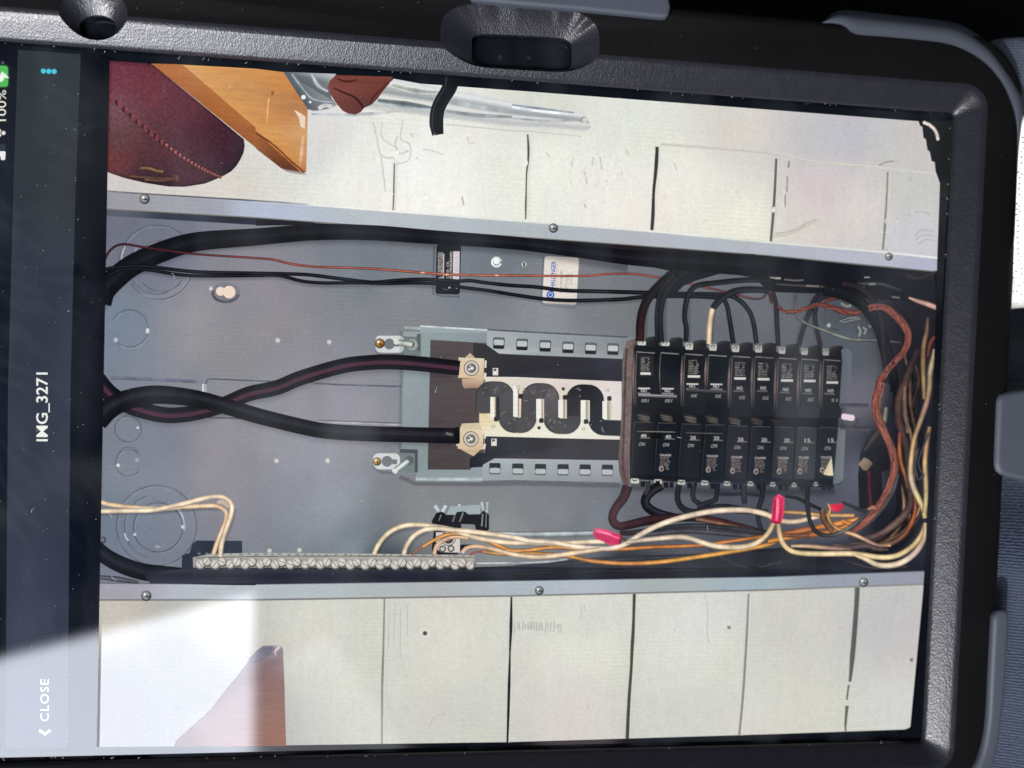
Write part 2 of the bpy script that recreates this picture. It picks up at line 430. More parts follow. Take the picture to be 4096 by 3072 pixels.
def resample(pts, n):
    d = [0.0]
    P2 = list(pts) + [pts[0]]
    for a, b in zip(P2, P2[1:]): d.append(d[-1] + math.dist(a, b))
    out = []
    for i in range(n):
        t = d[-1] * i / n
        k = max(j for j in range(len(d)) if d[j] <= t + 1e-9); k = min(k, len(pts) - 1)
        u = (t - d[k]) / max(1e-9, d[k + 1] - d[k])
        out.append((P2[k][0] + (P2[k + 1][0] - P2[k][0]) * u, P2[k][1] + (P2[k + 1][1] - P2[k][1]) * u))
    return out
def ell(cx, cy, rx, ry, n=48, p=2.0):
    o = []
    for i in range(n):
        a = 2 * math.pi * i / n
        c, s = math.cos(a), math.sin(a)
        o.append((cx + rx * math.copysign(abs(c) ** (2 / p), c), cy + ry * math.copysign(abs(s) ** (2 / p), s)))
    return o
def recess(outer, hole, h_top=0.00415, h_hole=0.0011):
    bm = bmesh.new()
    n = len(outer)
    A = [P(x, y, h_top) for x, y in outer]; B = [P(x, y, h_hole) for x, y in hole]
    up = [a + (a - b) * 0.6 for a, b in zip(A, B)]
    mid = [b + (a - b) * 0.06 + Vector((0, 0, 0)) for a, b in zip(A, B)]
    dn = [Vector((b.x, b.y, -0.0008)) for b in B]
    vs = loft(bm, [up, A, mid, B, dn], False)
    bmesh.ops.recalc_face_normals(bm, faces=bm.faces)
    me = bpy.data.meshes.new('cut'); bm.to_mesh(me); bm.free()
    me.materials.append(M['grain'])
    o = bpy.data.objects.new('cut', me); COL.objects.link(o)
    return o
def sh(o, dx, dy): return [(x + dx, y + dy) for x, y in o]
oval_hole = ell(391, 110, 74, 50, 56)
oval_out = ell(372, 62, 138, 110, 56, 2.2)
rect_hole = ell(2087, 208, 200, 66, 72, 6.0)
rect_hole = [(x, y + (x - 2087) * 0.055) for x, y in rect_hole]
rect_out = ell(2080, 160, 318, 142, 72, 3.2)
rect_out = [(x, y + (x - 2080) * 0.06) for x, y in rect_out]
cuts = [recess(oval_out, oval_hole), recess(rect_out, rect_hole)]
for c in cuts:
    md = frame.modifiers.new('b', 'BOOLEAN'); md.object = c; md.operation = 'DIFFERENCE'; md.solver = 'EXACT'; md.material_mode = 'TRANSFER'
bpy.context.view_layer.update()
dg = bpy.context.evaluated_depsgraph_get()
me2 = bpy.data.meshes.new_from_object(frame.evaluated_get(dg))
frame.modifiers.clear(); frame.data = me2
for c in cuts: bpy.data.objects.remove(c)
# smooth shading except at real creases
for p in me2.polygons: p.use_smooth = True
try: me2.set_sharp_from_angle(angle=math.radians(38))
except Exception: pass

bm = bmesh.new()
loft(bm, [rrect(X0 - 9, 125, -103.5, 89, 15, z) for z in (-15, -12.05)], False)
from_bm('back_shell', bm, 'matte', parent=case)

# slate grey bumpers
def strip(name, inner, outer, label):
    """corner guard: rises over the frame's edge between its inner and outer outline"""
    n = 60
    def rs(p):
        p = curve(p, 10); d = [0]
        for a, b in zip(p, p[1:]): d.append(d[-1] + math.dist(a, b))
        out = []; k = 0
        for i in range(n + 1):
            t = d[-1] * i / n
            while k < len(d) - 2 and d[k + 1] < t: k += 1
            u = (t - d[k]) / max(1e-9, d[k + 1] - d[k]); out.append((p[k][0] + (p[k + 1][0] - p[k][0]) * u, p[k][1] + (p[k + 1][1] - p[k][1]) * u))
        return out
    a, b = rs(inner), rs(outer)
    bm = bmesh.new(); rows = []
    prof = [(0.0, 0.0028), (0.0, 0.0046), (0.10, 0.0053), (0.34, 0.0055), (0.60, 0.0053), (0.74, 0.0042), (0.93, 0.0018), (1.0, 0.0004), (1.0, -0.0085)]
    for t, h in prof:
        e = [0] * (n + 1)
        rows.append([bm.verts.new(P(a[i][0] + (b[i][0] - a[i][0]) * t, a[i][1] + (b[i][1] - a[i][1]) * t, h)) for i in range(n + 1)])
    for r0, r1 in zip(rows, rows[1:]):
        for i in range(n): bm.faces.new((r0[i], r0[i + 1], r1[i + 1], r1[i]))
    for i in (0, n): bm.faces.new([r[i] for r in rows])
    o = from_bm(name, bm, 'grey', smooth=True, parent=case)
    o.data.set_sharp_from_angle(angle=math.radians(50))
    return o
strip('corner_bumper', T(3, 0, '470,200 600,208 680,242 750,295 1000,318 1300,345 1560,382 1750,460 1900,570 2020,720 2090,870 2130,1000 2150,1150 2148,1400 2140,1659 2128,1900 2118,2060 2112,2130'),
      T(3, 0, '462,192 560,112 640,88 720,90 1100,130 1550,185 1720,240 1920,385 2060,570 2150,700 2215,830 2222,950 2200,1080 2176,1250 2160,1450 2150,1659 2140,1900 2134,2060 2118,2150'), '')
pillow('edge_bumper', [(1880, -60), (1884, -6), (1900, 0), (2048, 14), (2326, 37), (2640, 68), (2664, 69), (2678, 60), (2686, 28), (2680, -6), (2660, -60)], 0.0058, 0.006, 0.0009, 'grey', parent=case)
pillow('edge_bumper', curve(T(3, 2, '2010,98 2070,72 2130,60 2290,42 2420,60 2420,830 2290,838 2100,808 2030,786 1992,762 1976,705 1985,400 1996,150 2010,98'), 20)[:-1], 0.0052, 0.012, 0.0012, 'grey', parent=case)
pillow('edge_bumper', curve(T(3, 3, '1958,360 1985,312 2035,286 2078,300 2092,380 2082,600 2062,900 2035,1200 1992,1500 1925,1720 1790,1720 1850,1560 1890,1400 1915,1200 1930,900 1945,600 1958,360'), 16)[:-1], 0.0056, 0.010, 0.0014, 'grey', parent=case)

# ------------------------------------------------------------------ tablet
tab = empty('tablet', 'tablet in the black case, its lit screen showing an open electrical panel', 'tablet', (0, 0, 0))
bm = bmesh.new()
loft(bm, [rrect(X0 - 3.6, 119.4, -98.2, 83.6, 9.6, z) for z in (-8.5, -1.15)], False)
from_bm('body', bm, 'alu', parent=tab)
bm = bmesh.new()
loft(bm, [rrect(X0 - 3.6, 119.4, -98.2, 83.6, 9.6, z) for z in (-1.1, -0.96)], False)
from_bm('black_border', bm, 'bodyblack', parent=tab)
bm = bmesh.new(); bm.faces.new([bm.verts.new(p) for p in rrect(X0 - 3.5, 119.3, -98.1, 83.5, 9.5, 0)])
from_bm('cover_glass', bm, 'glass', parent=tab)
for i, (x, y, r) in enumerate(((2000, 230, 10), (2117, 230, 9))):
    bm = bmesh.new(); c = P(x, y, -0.0006)
    bmesh.ops.create_circle(bm, cap_ends=True, radius=r * 0.00006, segments=20)
    for v in bm.verts: v.co += c
    from_bm('camera_lens' if i else 'light_sensor', bm, 'lens', parent=tab)

# ------------------------------------------------------------------ the lit screen: flat picture pieces in the display plane
ZB, DZ = -0.00090, 0.6e-6
layer = [0]
cur = None
class piece:
    """collects flat shapes into one picture piece of the screen"""
    def __init__(s, name, mat='photo'): s.name, s.mat = name, mat
    def __enter__(s):
        global cur
        s.v, s.f, s.c = [], [], []; cur = s; return s
    def __exit__(s, *a):
        global cur
        cur = None
        if not s.f: return
        def up(f):       # every piece faces out of the screen
            ar = sum(s.v[f[i]][0] * s.v[f[(i + 1) % len(f)]][1] - s.v[f[(i + 1) % len(f)]][0] * s.v[f[i]][1] for i in range(len(f)))
            return f if ar >= 0 else tuple(reversed(f))
        me = bpy.data.meshes.new(s.name); me.from_pydata(s.v, [], [up(f) for f in s.f])
        at = me.attributes.new('Col', 'FLOAT_COLOR', 'POINT')
        at.data.foreach_set('color', [x for c in s.c for x in lin(c)])
        link(s.name, me, s.mat, parent=SCREEN)
def emit(vs, fs, cs):
    layer[0] += 1
    z = ZB + layer[0] * DZ
    b = len(cur.v)
    for x, y in vs: cur.v.append(P(x, y, z)[:])
    cur.c.extend(cs); cur.f.extend([tuple(i + b for i in f) for f in fs])
def poly(pts, col, fe=2.2):
    tri = geometry.tessellate_polygon([[Vector((x, y, 0)) for x, y in pts]])
    cs = list(col) if isinstance(col, list) else [col] * len(pts)
    vs, fs, n = list(pts), [tuple(t) for t in tri], len(pts)
    ar = sum(pts[i][0] * pts[(i + 1) % n][1] - pts[(i + 1) % n][0] * pts[i][1] for i in range(n))
    sg = 1 if ar > 0 else -1
    for i in range(n):
        a, b, c = Vector(pts[i - 1]), Vector(pts[i]), Vector(pts[(i + 1) % n])
        d = ((b - a).normalized() + (c - b).normalized())
        d = d.normalized() if d.length > 1e-6 else Vector((1, 0))
        vs.append((b.x + d.y * sg * fe, b.y - d.x * sg * fe)); cs.append((*cs[i][:3], 0.0))
    for i in range(n): j = (i + 1) % n; fs.append((i, j, n + j, n + i))
    emit(vs, fs, cs)
def idw(samples, gain=1.0):
    def f(x, y):
        s = [0, 0, 0]; W = 0
        for (a, b), c in samples:
            w_ = 1 / ((x - a) ** 2 + (y - b) ** 2 + 900) ** 1.4; W += w_
            for i in range(3): s[i] += c[i] * w_
        return (s[0] / W * gain, s[1] / W * gain, s[2] / W * gain)
    return f
def band(top, bot, col, nv=1, step=30, f=None):
    """area between two lines that run side by side; col = list of colours across, or f(x, y)"""
    n = max(2, int(math.dist(top[0], top[-1]) / step))
    def rs(p):
        d = [0]
        for a, b in zip(p, p[1:]): d.append(d[-1] + math.dist(a, b))
        out = []; k = 0
        for i in range(n + 1):
            t = d[-1] * i / n
            while k < len(d) - 2 and d[k + 1] < t: k += 1
            u = (t - d[k]) / max(1e-9, d[k + 1] - d[k]); out.append((p[k][0] + (p[k + 1][0] - p[k][0]) * u, p[k][1] + (p[k + 1][1] - p[k][1]) * u))
        return out
    a, b = rs(top), rs(bot)
    if f is None: nv = len(col) - 1
    vs, cs, fs = [], [], []
    for j in range(nv + 1):
        t = j / nv
        for i in range(n + 1):
            p = (a[i][0] + (b[i][0] - a[i][0]) * t, a[i][1] + (b[i][1] - a[i][1]) * t)
            vs.append(p); cs.append(f(*p) if f else col[j])
    for j in range(nv):
        for i in range(n):
            q = j * (n + 1) + i; fs.append((q, q + 1, q + n + 2, q + n + 1))
    emit(vs, fs, cs)
TUBE = ((-1, .54), (-.72, .78), (-.3, 1.0), (.1, 1.12), (.5, .94), (.8, .70), (1, .52))
FLAT = ((-1, 1), (1, 1))
SOFT = ((-1, 1), (1, 1))
CABLE = ((-1, .7), (-.75, .9), (-.45, 1.9), (-.25, 2.3), (0, 1.3), (.4, .8), (1, .6))
STRIPE = ((-1, (12, 12, 16)), (-.55, (14, 14, 18)), (-.25, (30, 24, 30)), (-.05, (76, 45, 62)), (.3, (72, 41, 57)), (.42, (20, 14, 20)), (.75, (26, 24, 28)), (1, (8, 8, 12)))
SHINY = ((-1, .5), (-.6, .7), (-.35, 1.0), (-.1, 3.2), (.15, 1.2), (.6, .8), (1, .5))
def ribbon(pts, wd, col, prof=TUBE, step=12, smooth=True, fe=2.2, uneven=0.10):
    p = curve(pts, step) if smooth else list(pts)
    ph = random.Random(int(abs(pts[0][0] * 7 + pts[-1][1] * 13))).uniform(0, 50)
    n = len(p)
    d = [0]
    for a, b in zip(p, p[1:]): d.append(d[-1] + math.dist(a, b))
    L = d[-1] or 1
    def lerp(lst, t):
        if not isinstance(lst, list): return lst
        u = t * (len(lst) - 1); i = min(int(u), len(lst) - 2); u -= i
        a, b = lst[i], lst[i + 1]
        return a + (b - a) * u if not isinstance(a, tuple) else tuple(x + (y - x) * u for x, y in zip(a, b))
    vs, cs, fs = [], [], []
    for i in range(n):
        q0, q1 = p[max(0, i - 1)], p[min(n - 1, i + 1)]
        tx, ty = q1[0] - q0[0], q1[1] - q0[1]; l = math.hypot(tx, ty) or 1
        nx, ny = -ty / l, tx / l
        t = d[i] / L; W = lerp(wd, t) / 2; c = lerp(col, t)
        j_ = 1 + uneven * (math.sin(d[i] * .031 + ph) * .6 + math.sin(d[i] * .083 + ph * 2) * .5 + math.sin(d[i] * .19 + ph * 3) * .3)
        def cc(m_): return m_ if isinstance(m_, tuple) else tuple(min(255, v * m_ * j_) for v in c[:3]) + tuple(c[3:])
        vs.append((p[i][0] + nx * (W * prof[0][0] - fe), p[i][1] + ny * (W * prof[0][0] - fe))); cs.append((*cc(prof[0][1])[:3], 0.0))
        for o, m_ in prof:
            vs.append((p[i][0] + nx * W * o, p[i][1] + ny * W * o)); cs.append(cc(m_))
        vs.append((p[i][0] + nx * (W * prof[-1][0] + fe), p[i][1] + ny * (W * prof[-1][0] + fe))); cs.append((*cc(prof[-1][1])[:3], 0.0))
    k = len(prof) + 2
    for i in range(n - 1):
        for j in range(k - 1): fs.append((i * k + j, i * k + j + 1, (i + 1) * k + j + 1, (i + 1) * k + j))
    emit(vs, fs, cs)
def shade(pts, wd, alpha, col=(22, 24, 32), dx=0, dy=0, smooth=True):
    q = [(x + dx, y + dy) for x, y in pts]
    ribbon(q, wd, col, tuple((o, (*col, a * alpha)) for o, a in ((-1, 0), (-.7, .22), (-.4, .66), (-.15, .95), (.15, .95), (.4, .66), (.7, .22), (1, 0))), smooth=smooth, fe=.1)
def strands(pts, wd, n, cols, turns=0.011, seed=0):
    p = curve(pts, 8); rn = random.Random(seed); d = 0.0; q = [[] for _ in range(n)]
    for i, a in enumerate(p):
        b0, b1 = p[max(0, i - 1)], p[min(len(p) - 1, i + 1)]; tx, ty = b1[0] - b0[0], b1[1] - b0[1]; l = math.hypot(tx, ty) or 1
        if i: d += math.dist(p[i - 1], a)
        W = (wd[0] + (wd[1] - wd[0]) * i / len(p)) if isinstance(wd, tuple) else wd
        for k in range(n):
            o = W * .46 * math.sin(d * turns * 6.283 + 6.283 * k / n); q[k].append((a[0] - ty / l * o, a[1] + tx / l * o))
    for k in range(n): ribbon(q[k][::2] if len(q[k]) > 4 else q[k], max(2.4, (wd[0] if isinstance(wd, tuple) else wd) / n * .95), cols[k % len(cols)], ((-1, .5), (0, 1.1), (1, .5)), smooth=False, fe=1.2, uneven=.18)
def disc(c, r, col, ry=None, edge=None, n=28):
    ry = ry or r
    vs = [c] + [(c[0] + r * math.cos(2 * math.pi * i / n), c[1] + ry * math.sin(2 * math.pi * i / n)) for i in range(n)]
    e = edge or col
    vs += [(c[0] + (r + 2) * math.cos(2 * math.pi * i / n), c[1] + (ry + 2) * math.sin(2 * math.pi * i / n)) for i in range(n)]
    emit(vs, [(0, i + 1, (i + 1) % n + 1) for i in range(n)] + [(i + 1, (i + 1) % n + 1, (i + 1) % n + 1 + n, i + 1 + n) for i in range(n)], [col] + [e] * n + [(*e[:3], 0.0)] * n)
def ring(c, r, wd, col, a0=0, a1=360, ry=None):
    ry = ry or r; n = 48
    pts = [(c[0] + r * math.cos(math.radians(a0 + (a1 - a0) * i / n)), c[1] + ry * math.sin(math.radians(a0 + (a1 - a0) * i / n))) for i in range(n + 1)]
    ribbon(pts, wd, col, FLAT, smooth=False)
def kring(c, r, wd, col, a0=0, a1=360, ry=None):
    ring((c[0] + 2.2, c[1] + 2.2), r, wd * 1.2, (168, 172, 180, .45), a0, a1); ring((c[0] - 1, c[1] - 1), r + 2, wd * 2.6, (*[v * .9 for v in col], .25), a0, a1); ring(c, r, wd, col, a0, a1, ry)
def rect(c, w_, h_, col, ang=0.0, skew=0.0):
    a = math.radians(ang); ca, sa = math.cos(a), math.sin(a)
    pts = []
    for u, v in ((-1, -1), (1, -1), (1, 1), (-1, 1)):
        x, y = u * w_ / 2 - v * skew, v * h_ / 2
        pts.append((c[0] + x * ca - y * sa, c[1] + x * sa + y * ca))
    poly(pts, col)
def rrpoly(c, w_, h_, r, col, ang=0.0):
    a = math.radians(ang); ca, sa = math.cos(a), math.sin(a); pts = []
    for sx, sy, b0 in ((1, 1, 0), (-1, 1, 90), (-1, -1, 180), (1, -1, 270)):
        for i in range(6):
            b = math.radians(b0 + 18 * i)
            x = sx * (w_ / 2 - r) + r * math.cos(b); y = sy * (h_ / 2 - r) + r * math.sin(b)
            pts.append((c[0] + x * ca - y * sa, c[1] + x * sa + y * ca))
    poly(pts, col)
_glyph = {}
def text(s, org, cap, ang, col, length=None, bold=0.0, skew=0.0, mid=False):
    """lettering: org = start of the baseline, cap = capital height, ang = reading direction in the picture (degrees, clockwise)"""
    key = (s, bold)
    if key not in _glyph:
        cu = bpy.data.curves.new('t', 'FONT'); cu.body = s; cu.size = 1.0; cu.offset = bold; cu.resolution_u = 3; cu.space_character = 1.14 if s == 'CLOSE' else 1.0
        ob = bpy.data.objects.new('t', cu); COL.objects.link(ob)
        dg = bpy.context.evaluated_depsgraph_get()
        me = bpy.data.meshes.new_from_object(ob.evaluated_get(dg))
        _glyph[key] = ([tuple(v.co[:2]) for v in me.vertices], [tuple(p.vertices) for p in me.polygons])
        bpy.data.objects.remove(ob); bpy.data.curves.remove(cu); bpy.data.meshes.remove(me)
    vs, fs = _glyph[key]
    k = cap / 0.70
    xs = [v[0] for v in vs]; x0, x1 = min(xs), max(xs)
    kx = length / (x1 - x0) if length else k
    a = math.radians(ang); ca, sa = math.cos(a), math.sin(a)
    out = []
    for u, v in vs:
        x = (u - x0 - ((x1 - x0) / 2 if mid else 0)) * kx + v * k * skew; y = -(v - (0.35 if mid else 0)) * k
        out.append((org[0] + x * ca - y * sa, org[1] + x * sa + y * ca))
    emit(out, fs, [col] * len(out))
def dashes(x0, y0, x1, y1, rows, col, slant=0.06, fill=0.82, seed=0):
    """rows of lettering too small to read"""
    rn = random.Random(seed); vs, fs, cs = [], [], []
    hgt = (y1 - y0) / rows
    for r in range(rows):
        x = x0 + rn.uniform(0, 3); yy = y0 + r * hgt; end = x1 - rn.uniform(0, 8)
        while x < end - 3:
            w_ = min(rn.uniform(9, 24), end - x); h_ = hgt * 0.5
            sl = slant * (x - x0); b = len(vs); k = rn.uniform(0.58, 0.80)
            vs += [(x, yy + sl), (x + w_, yy + sl), (x + w_ - .8, yy + h_ + sl), (x - .8, yy + h_ + sl)]
            fs.append((b, b + 1, b + 2, b + 3)); cs += [tuple(min(255, c * k) for c in col)] * 4
            x += w_ + rn.uniform(1.5, 3.5)
    emit(vs, fs, cs)
def screw(c, r, col=(150, 150, 148), ang=40):
    disc(c, r, tuple(x * .45 for x in col)); disc((c[0] - r * .1, c[1] - r * .1), r * .78, tuple(x * 1.2 for x in col), edge=col)
    rect(c, r * 1.3, r * .25, tuple(x * .4 for x in col), ang); disc((c[0] - r * .3, c[1] - r * .3), r * .22, (235, 235, 232))

me = bpy.data.meshes.new('screen')
bm = bmesh.new()
# active display area, rounded corners
bm.faces.new([bm.verts.new(p) for p in rrect(X0 - 1, 107.9, -86.6, 69.8, 2.0, -0.905)])
bm.to_mesh(me); bm.free()
at = me.attributes.new('Col', 'FLOAT_COLOR', 'POINT')
at.data.foreach_set('color', [x for v in me.vertices for x in lin((5, 9, 20))])
SCREEN = link('screen', me, 'photo', parent=tab)
SCREEN['label'] = 'lit screen with a viewer bar and a photo of an electrical panel'
# ---- viewer chrome
with piece('status_bar'):
    poly([(-300, 190), (70, 212), (25, 2996), (-300, 3000)], (9, 14, 26))
with piece('menu_bar'):
    band(T(0, 0, '155,430 115,1659') + T(0, 2, '70,0 57,1659') + [(22, 2992)], T(0, 0, '700,468 655,1659') + T(0, 2, '612,0 597,1659') + [(272, 2990)], None, nv=3, step=60,
         f=idw([((80, 250), (42, 50, 55)), ((250, 600), (40, 47, 52)), ((150, 1200), (48, 54, 66)), ((150, 1800), (52, 57, 70)), ((150, 2500), (50, 56, 72)), ((150, 2950), (50, 56, 72))]))  # bluish haze lower down is put into the bar's colour
with piece('menu_dots'):
    for x in (375, 422, 468): disc(T(0, 0, '%d,%d' % (x, 614 + (x - 375) * .05))[0], 9, (72, 196, 214))
with piece('screen_title'):
    text('IMG_3271', (190, 1765), 45, -90, (238, 238, 230), length=275, bold=0.012)
with piece('close_button'):
    text('CLOSE', (195, 2885), 34, -90, (250, 250, 250), length=168, bold=-0.004)
    ribbon(T(0, 3, '340,1332 390,1366 432,1332'), 9, (250, 250, 250), FLAT, smooth=False)
with piece('battery_icon'):
    rrpoly((8, 305), 56, 92, 14, (34, 52, 42)); rrpoly((8, 305), 46, 82, 11, (78, 182, 84)); disc((11, 251), 5, (80, 84, 82))
    poly([(-6, 330), (12, 322), (16, 310), (36, 312), (22, 298), (8, 287), (2, 300), (-12, 300)], (232, 238, 228))
with piece('status_text'):
    text('100%', (24, 484), 36, -90, (228, 226, 208), length=124)
with piece('wireless_icon'):
    disc((14, 532), 7, (228, 226, 212))
    ring((14, 532), 17, 6, (228, 226, 212), 130, 230); ring((14, 532), 28, 6, (228, 226, 212), 140, 220)
with piece('signal_icon'):
    rrpoly((9, 616), 24, 20, 4, (232, 232, 228)); rrpoly((12, 633), 16, 12, 4, (232, 232, 228)); rrpoly((5, 588), 30, 20, 4, (40, 48, 66))

# ---- photo: wall above the panel
UF_T = T(0, 1, '905,-10 1200,12 2212,75') + T(1, 1, '1180,168 2212,248') + T(2, 1, '1200,340 2212,435') + T(3, 1, '980,520 1478,572')
UF_B = T(0, 1, '905,150 2212,225') + T(1, 1, '1000,300 2212,387') + T(2, 1, '1080,467 2212,552') + T(3, 1, '1478,694')
LF_T = T(0, 3, '840,62 2212,70') + T(1, 3, '2212,40') + T(2, 3, '2212,6') + T(3, 2, '1352,1616')
LF_B = T(0, 3, '838,207 2212,206') + T(1, 3, '2212,172') + T(2, 3, '2212,121') + T(3, 3, '1346,70')
PH_T = [(438, 245), (1200, 300), (2100, 365), (3000, 433), (3762, 492)]
PH_B = [(386, 2988), (1024, 2983), (2048, 2968), (3072, 2937), (3640, 2917)]
wall_f = idw([((500, 720), (198, 192, 188)), ((900, 780), (205, 198, 192)), ((1250, 600), (206, 206, 202)), ((1400, 720), (226, 226, 216)), ((1700, 760), (232, 233, 224)), ((2200, 650), (226, 227, 214)),
              ((2200, 440), (205, 206, 194)), ((2500, 450), (214, 216, 206)), ((2450, 750), (226, 224, 214)), ((2750, 750), (226, 222, 210)), ((2950, 520), (204, 200, 190)), ((3250, 550), (184, 182, 182)), ((3400, 560), (182, 178, 186)),
              ((3600, 560), (188, 186, 182)), ((3300, 750), (200, 186, 186)), ((3200, 900), (204, 198, 190)), ((3650, 760), (188, 186, 180)), ((3650, 950), (190, 190, 194)), ((3450, 850), (206, 198, 192)), ((3000, 880), (224, 222, 208))], 1.04)
with piece('pictured_wall', 'paint'):
    band(PH_T, UF_T, None, nv=14, step=50, f=wall_f)
low_f = idw([((450, 2450), (190, 182, 170)), ((900, 2450), (194, 192, 180)), ((450, 2750), (140, 139, 139)), ((700, 2650), (146, 145, 144)), ((850, 2850), (146, 145, 144)), ((450, 2950), (138, 137, 139)), ((560, 2850), (138, 138, 138)), ((1250, 2500), (202, 202, 190)), ((1500, 2700), (200, 200, 188)), ((1800, 2600), (206, 206, 194)), ((1800, 2900), (196, 196, 186)), ((2300, 2500), (206, 206, 194)),  # lower-left boards coloured darker to offset the window glare mirrored there
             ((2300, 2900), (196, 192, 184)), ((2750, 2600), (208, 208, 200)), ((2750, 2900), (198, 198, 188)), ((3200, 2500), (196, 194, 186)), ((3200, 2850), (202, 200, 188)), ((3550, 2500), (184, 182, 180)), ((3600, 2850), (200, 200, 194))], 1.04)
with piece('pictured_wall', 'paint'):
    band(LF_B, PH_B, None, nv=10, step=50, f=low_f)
CR0 = (240, 240, 232); ARRIS = ((-1, (240, 240, 232, 0.0)), (0, (240, 240, 232, 0.55)), (1, (240, 240, 232, 0.0)))
def crack(pts, wd, col): ribbon(pts, wd, col, ((-1, .95), (0, .88), (1, 1.0)), fe=2.6, uneven=0)
def dent(c, rx, ry, k, f=None, ang=0.0):
    f = f or wall_f; base = f(*c); n = 14; ca, sa = math.cos(ang), math.sin(ang); vs = [c]; cs = [tuple(v * k for v in base)]
    for i in range(n):
        a = 6.2832 * i / n; x, y = rx * math.cos(a), ry * math.sin(a); q = (c[0] + x * ca - y * sa, c[1] + x * sa + y * ca); vs.append(q); cs.append(f(*q))
    return vs, [(0, i + 1, (i + 1) % n + 1) for i in range(n)], cs
def dents(n, pick, f, seed):
    rn = random.Random(seed); V, Fc, C = [], [], []
    for i in range(n):
        c = pick(rn); r = rn.uniform(4, 13); a = dent(c, r * rn.uniform(.25, .6), r, rn.choice((.90, .93, .95, 1.035, 1.05)), f, rn.uniform(-.5, .5))
        b = len(V); V += a[0]; Fc += [tuple(q + b for q in t) for t in a[1]]; C += a[2]
    emit(V, Fc, C)
with piece('pictured_board_gap'):
    ribbon([(x + 9, y) for x, y in T(1, 0, '1196,1380 1190,1659 1188,1740 1184,1826')], 9, CR0, ARRIS, fe=.1)
    shade(T(1, 0, '1196,1380 1190,1659 1188,1740 1184,1826'), 34, .16, (96, 94, 86), 5, 0)
    crack(T(1, 0, '1196,1380 1190,1659 1188,1740 1184,1826'), [3, 4, 4, 3], (124, 122, 114))
with piece('pictured_board_gap'):
    ribbon([(x + 9, y) for x, y in T(2, 0, '135,1160 142,1280 140,1380 126,1500 122,1659 120,1735 118,1895')], 9, CR0, ARRIS, fe=.1)
    shade(T(2, 0, '135,1160 142,1280 140,1380 126,1500 122,1659 120,1735 118,1895'), 34, .16, (96, 94, 86), 5, 0)
    crack(T(2, 0, '135,1160 142,1280 140,1380 126,1500 122,1659 120,1735 118,1895'), [3, 7, 5, 3, 3, 5, 2], (92, 92, 86))
with piece('pictured_board_gap'):
    ribbon([(x + 9, y) for x, y in T(2, 0, '1254,1268 1248,1400 1238,1520 1224,1659 1218,1850 1208,1995')], 9, CR0, ARRIS, fe=.1)
    shade(T(2, 0, '1254,1268 1248,1400 1238,1520 1224,1659 1218,1850 1208,1995'), 34, .16, (96, 94, 86), 5, 0)
    crack(T(2, 0, '1254,1268 1248,1400 1238,1520 1224,1659 1218,1850 1208,1995'), [11, 13, 10, 9, 12, 11], (58, 60, 56))
with piece('pictured_board_gap'):
    ribbon([(x + 9, y) for x, y in T(3, 0, '72,1370 58,1659 45,1850 24,2090')], 9, CR0, ARRIS, fe=.1)
    shade(T(3, 0, '72,1370 58,1659 45,1850 24,2090'), 34, .16, (96, 94, 86), 5, 0)
    crack(T(3, 0, '72,1370 58,1659 45,1850 24,2090'), [7, 8, 9, 8], (106, 106, 100)); crack(T(3, 0, '90,1370 78,1659 66,1850 44,2080'), 3, (220, 218, 206))
    crack(T(3, 0, '182,1392 178,1450'), 4, (140, 138, 130)); crack(T(3, 0, '168,1520 162,1659'), 3, (150, 148, 140)); crack(T(3, 0, '150,1680 146,1790'), 3, (150, 148, 140))
with piece('pictured_board_gap'):
    ribbon([(x + 9, y) for x, y in T(3, 0, '1036,1485 1030,1659 1012,1930 992,2160')], 9, CR0, ARRIS, fe=.1)
    shade(T(3, 0, '1036,1485 1030,1659 1012,1930 992,2160'), 34, .16, (96, 94, 86), 5, 0)
    crack(T(3, 0, '1036,1485 1030,1659 1012,1930 992,2160'), [5, 6, 7, 5], (140, 136, 130)); crack(T(3, 0, '1048,1490 1042,1659 1026,1930'), 3, (214, 210, 202))
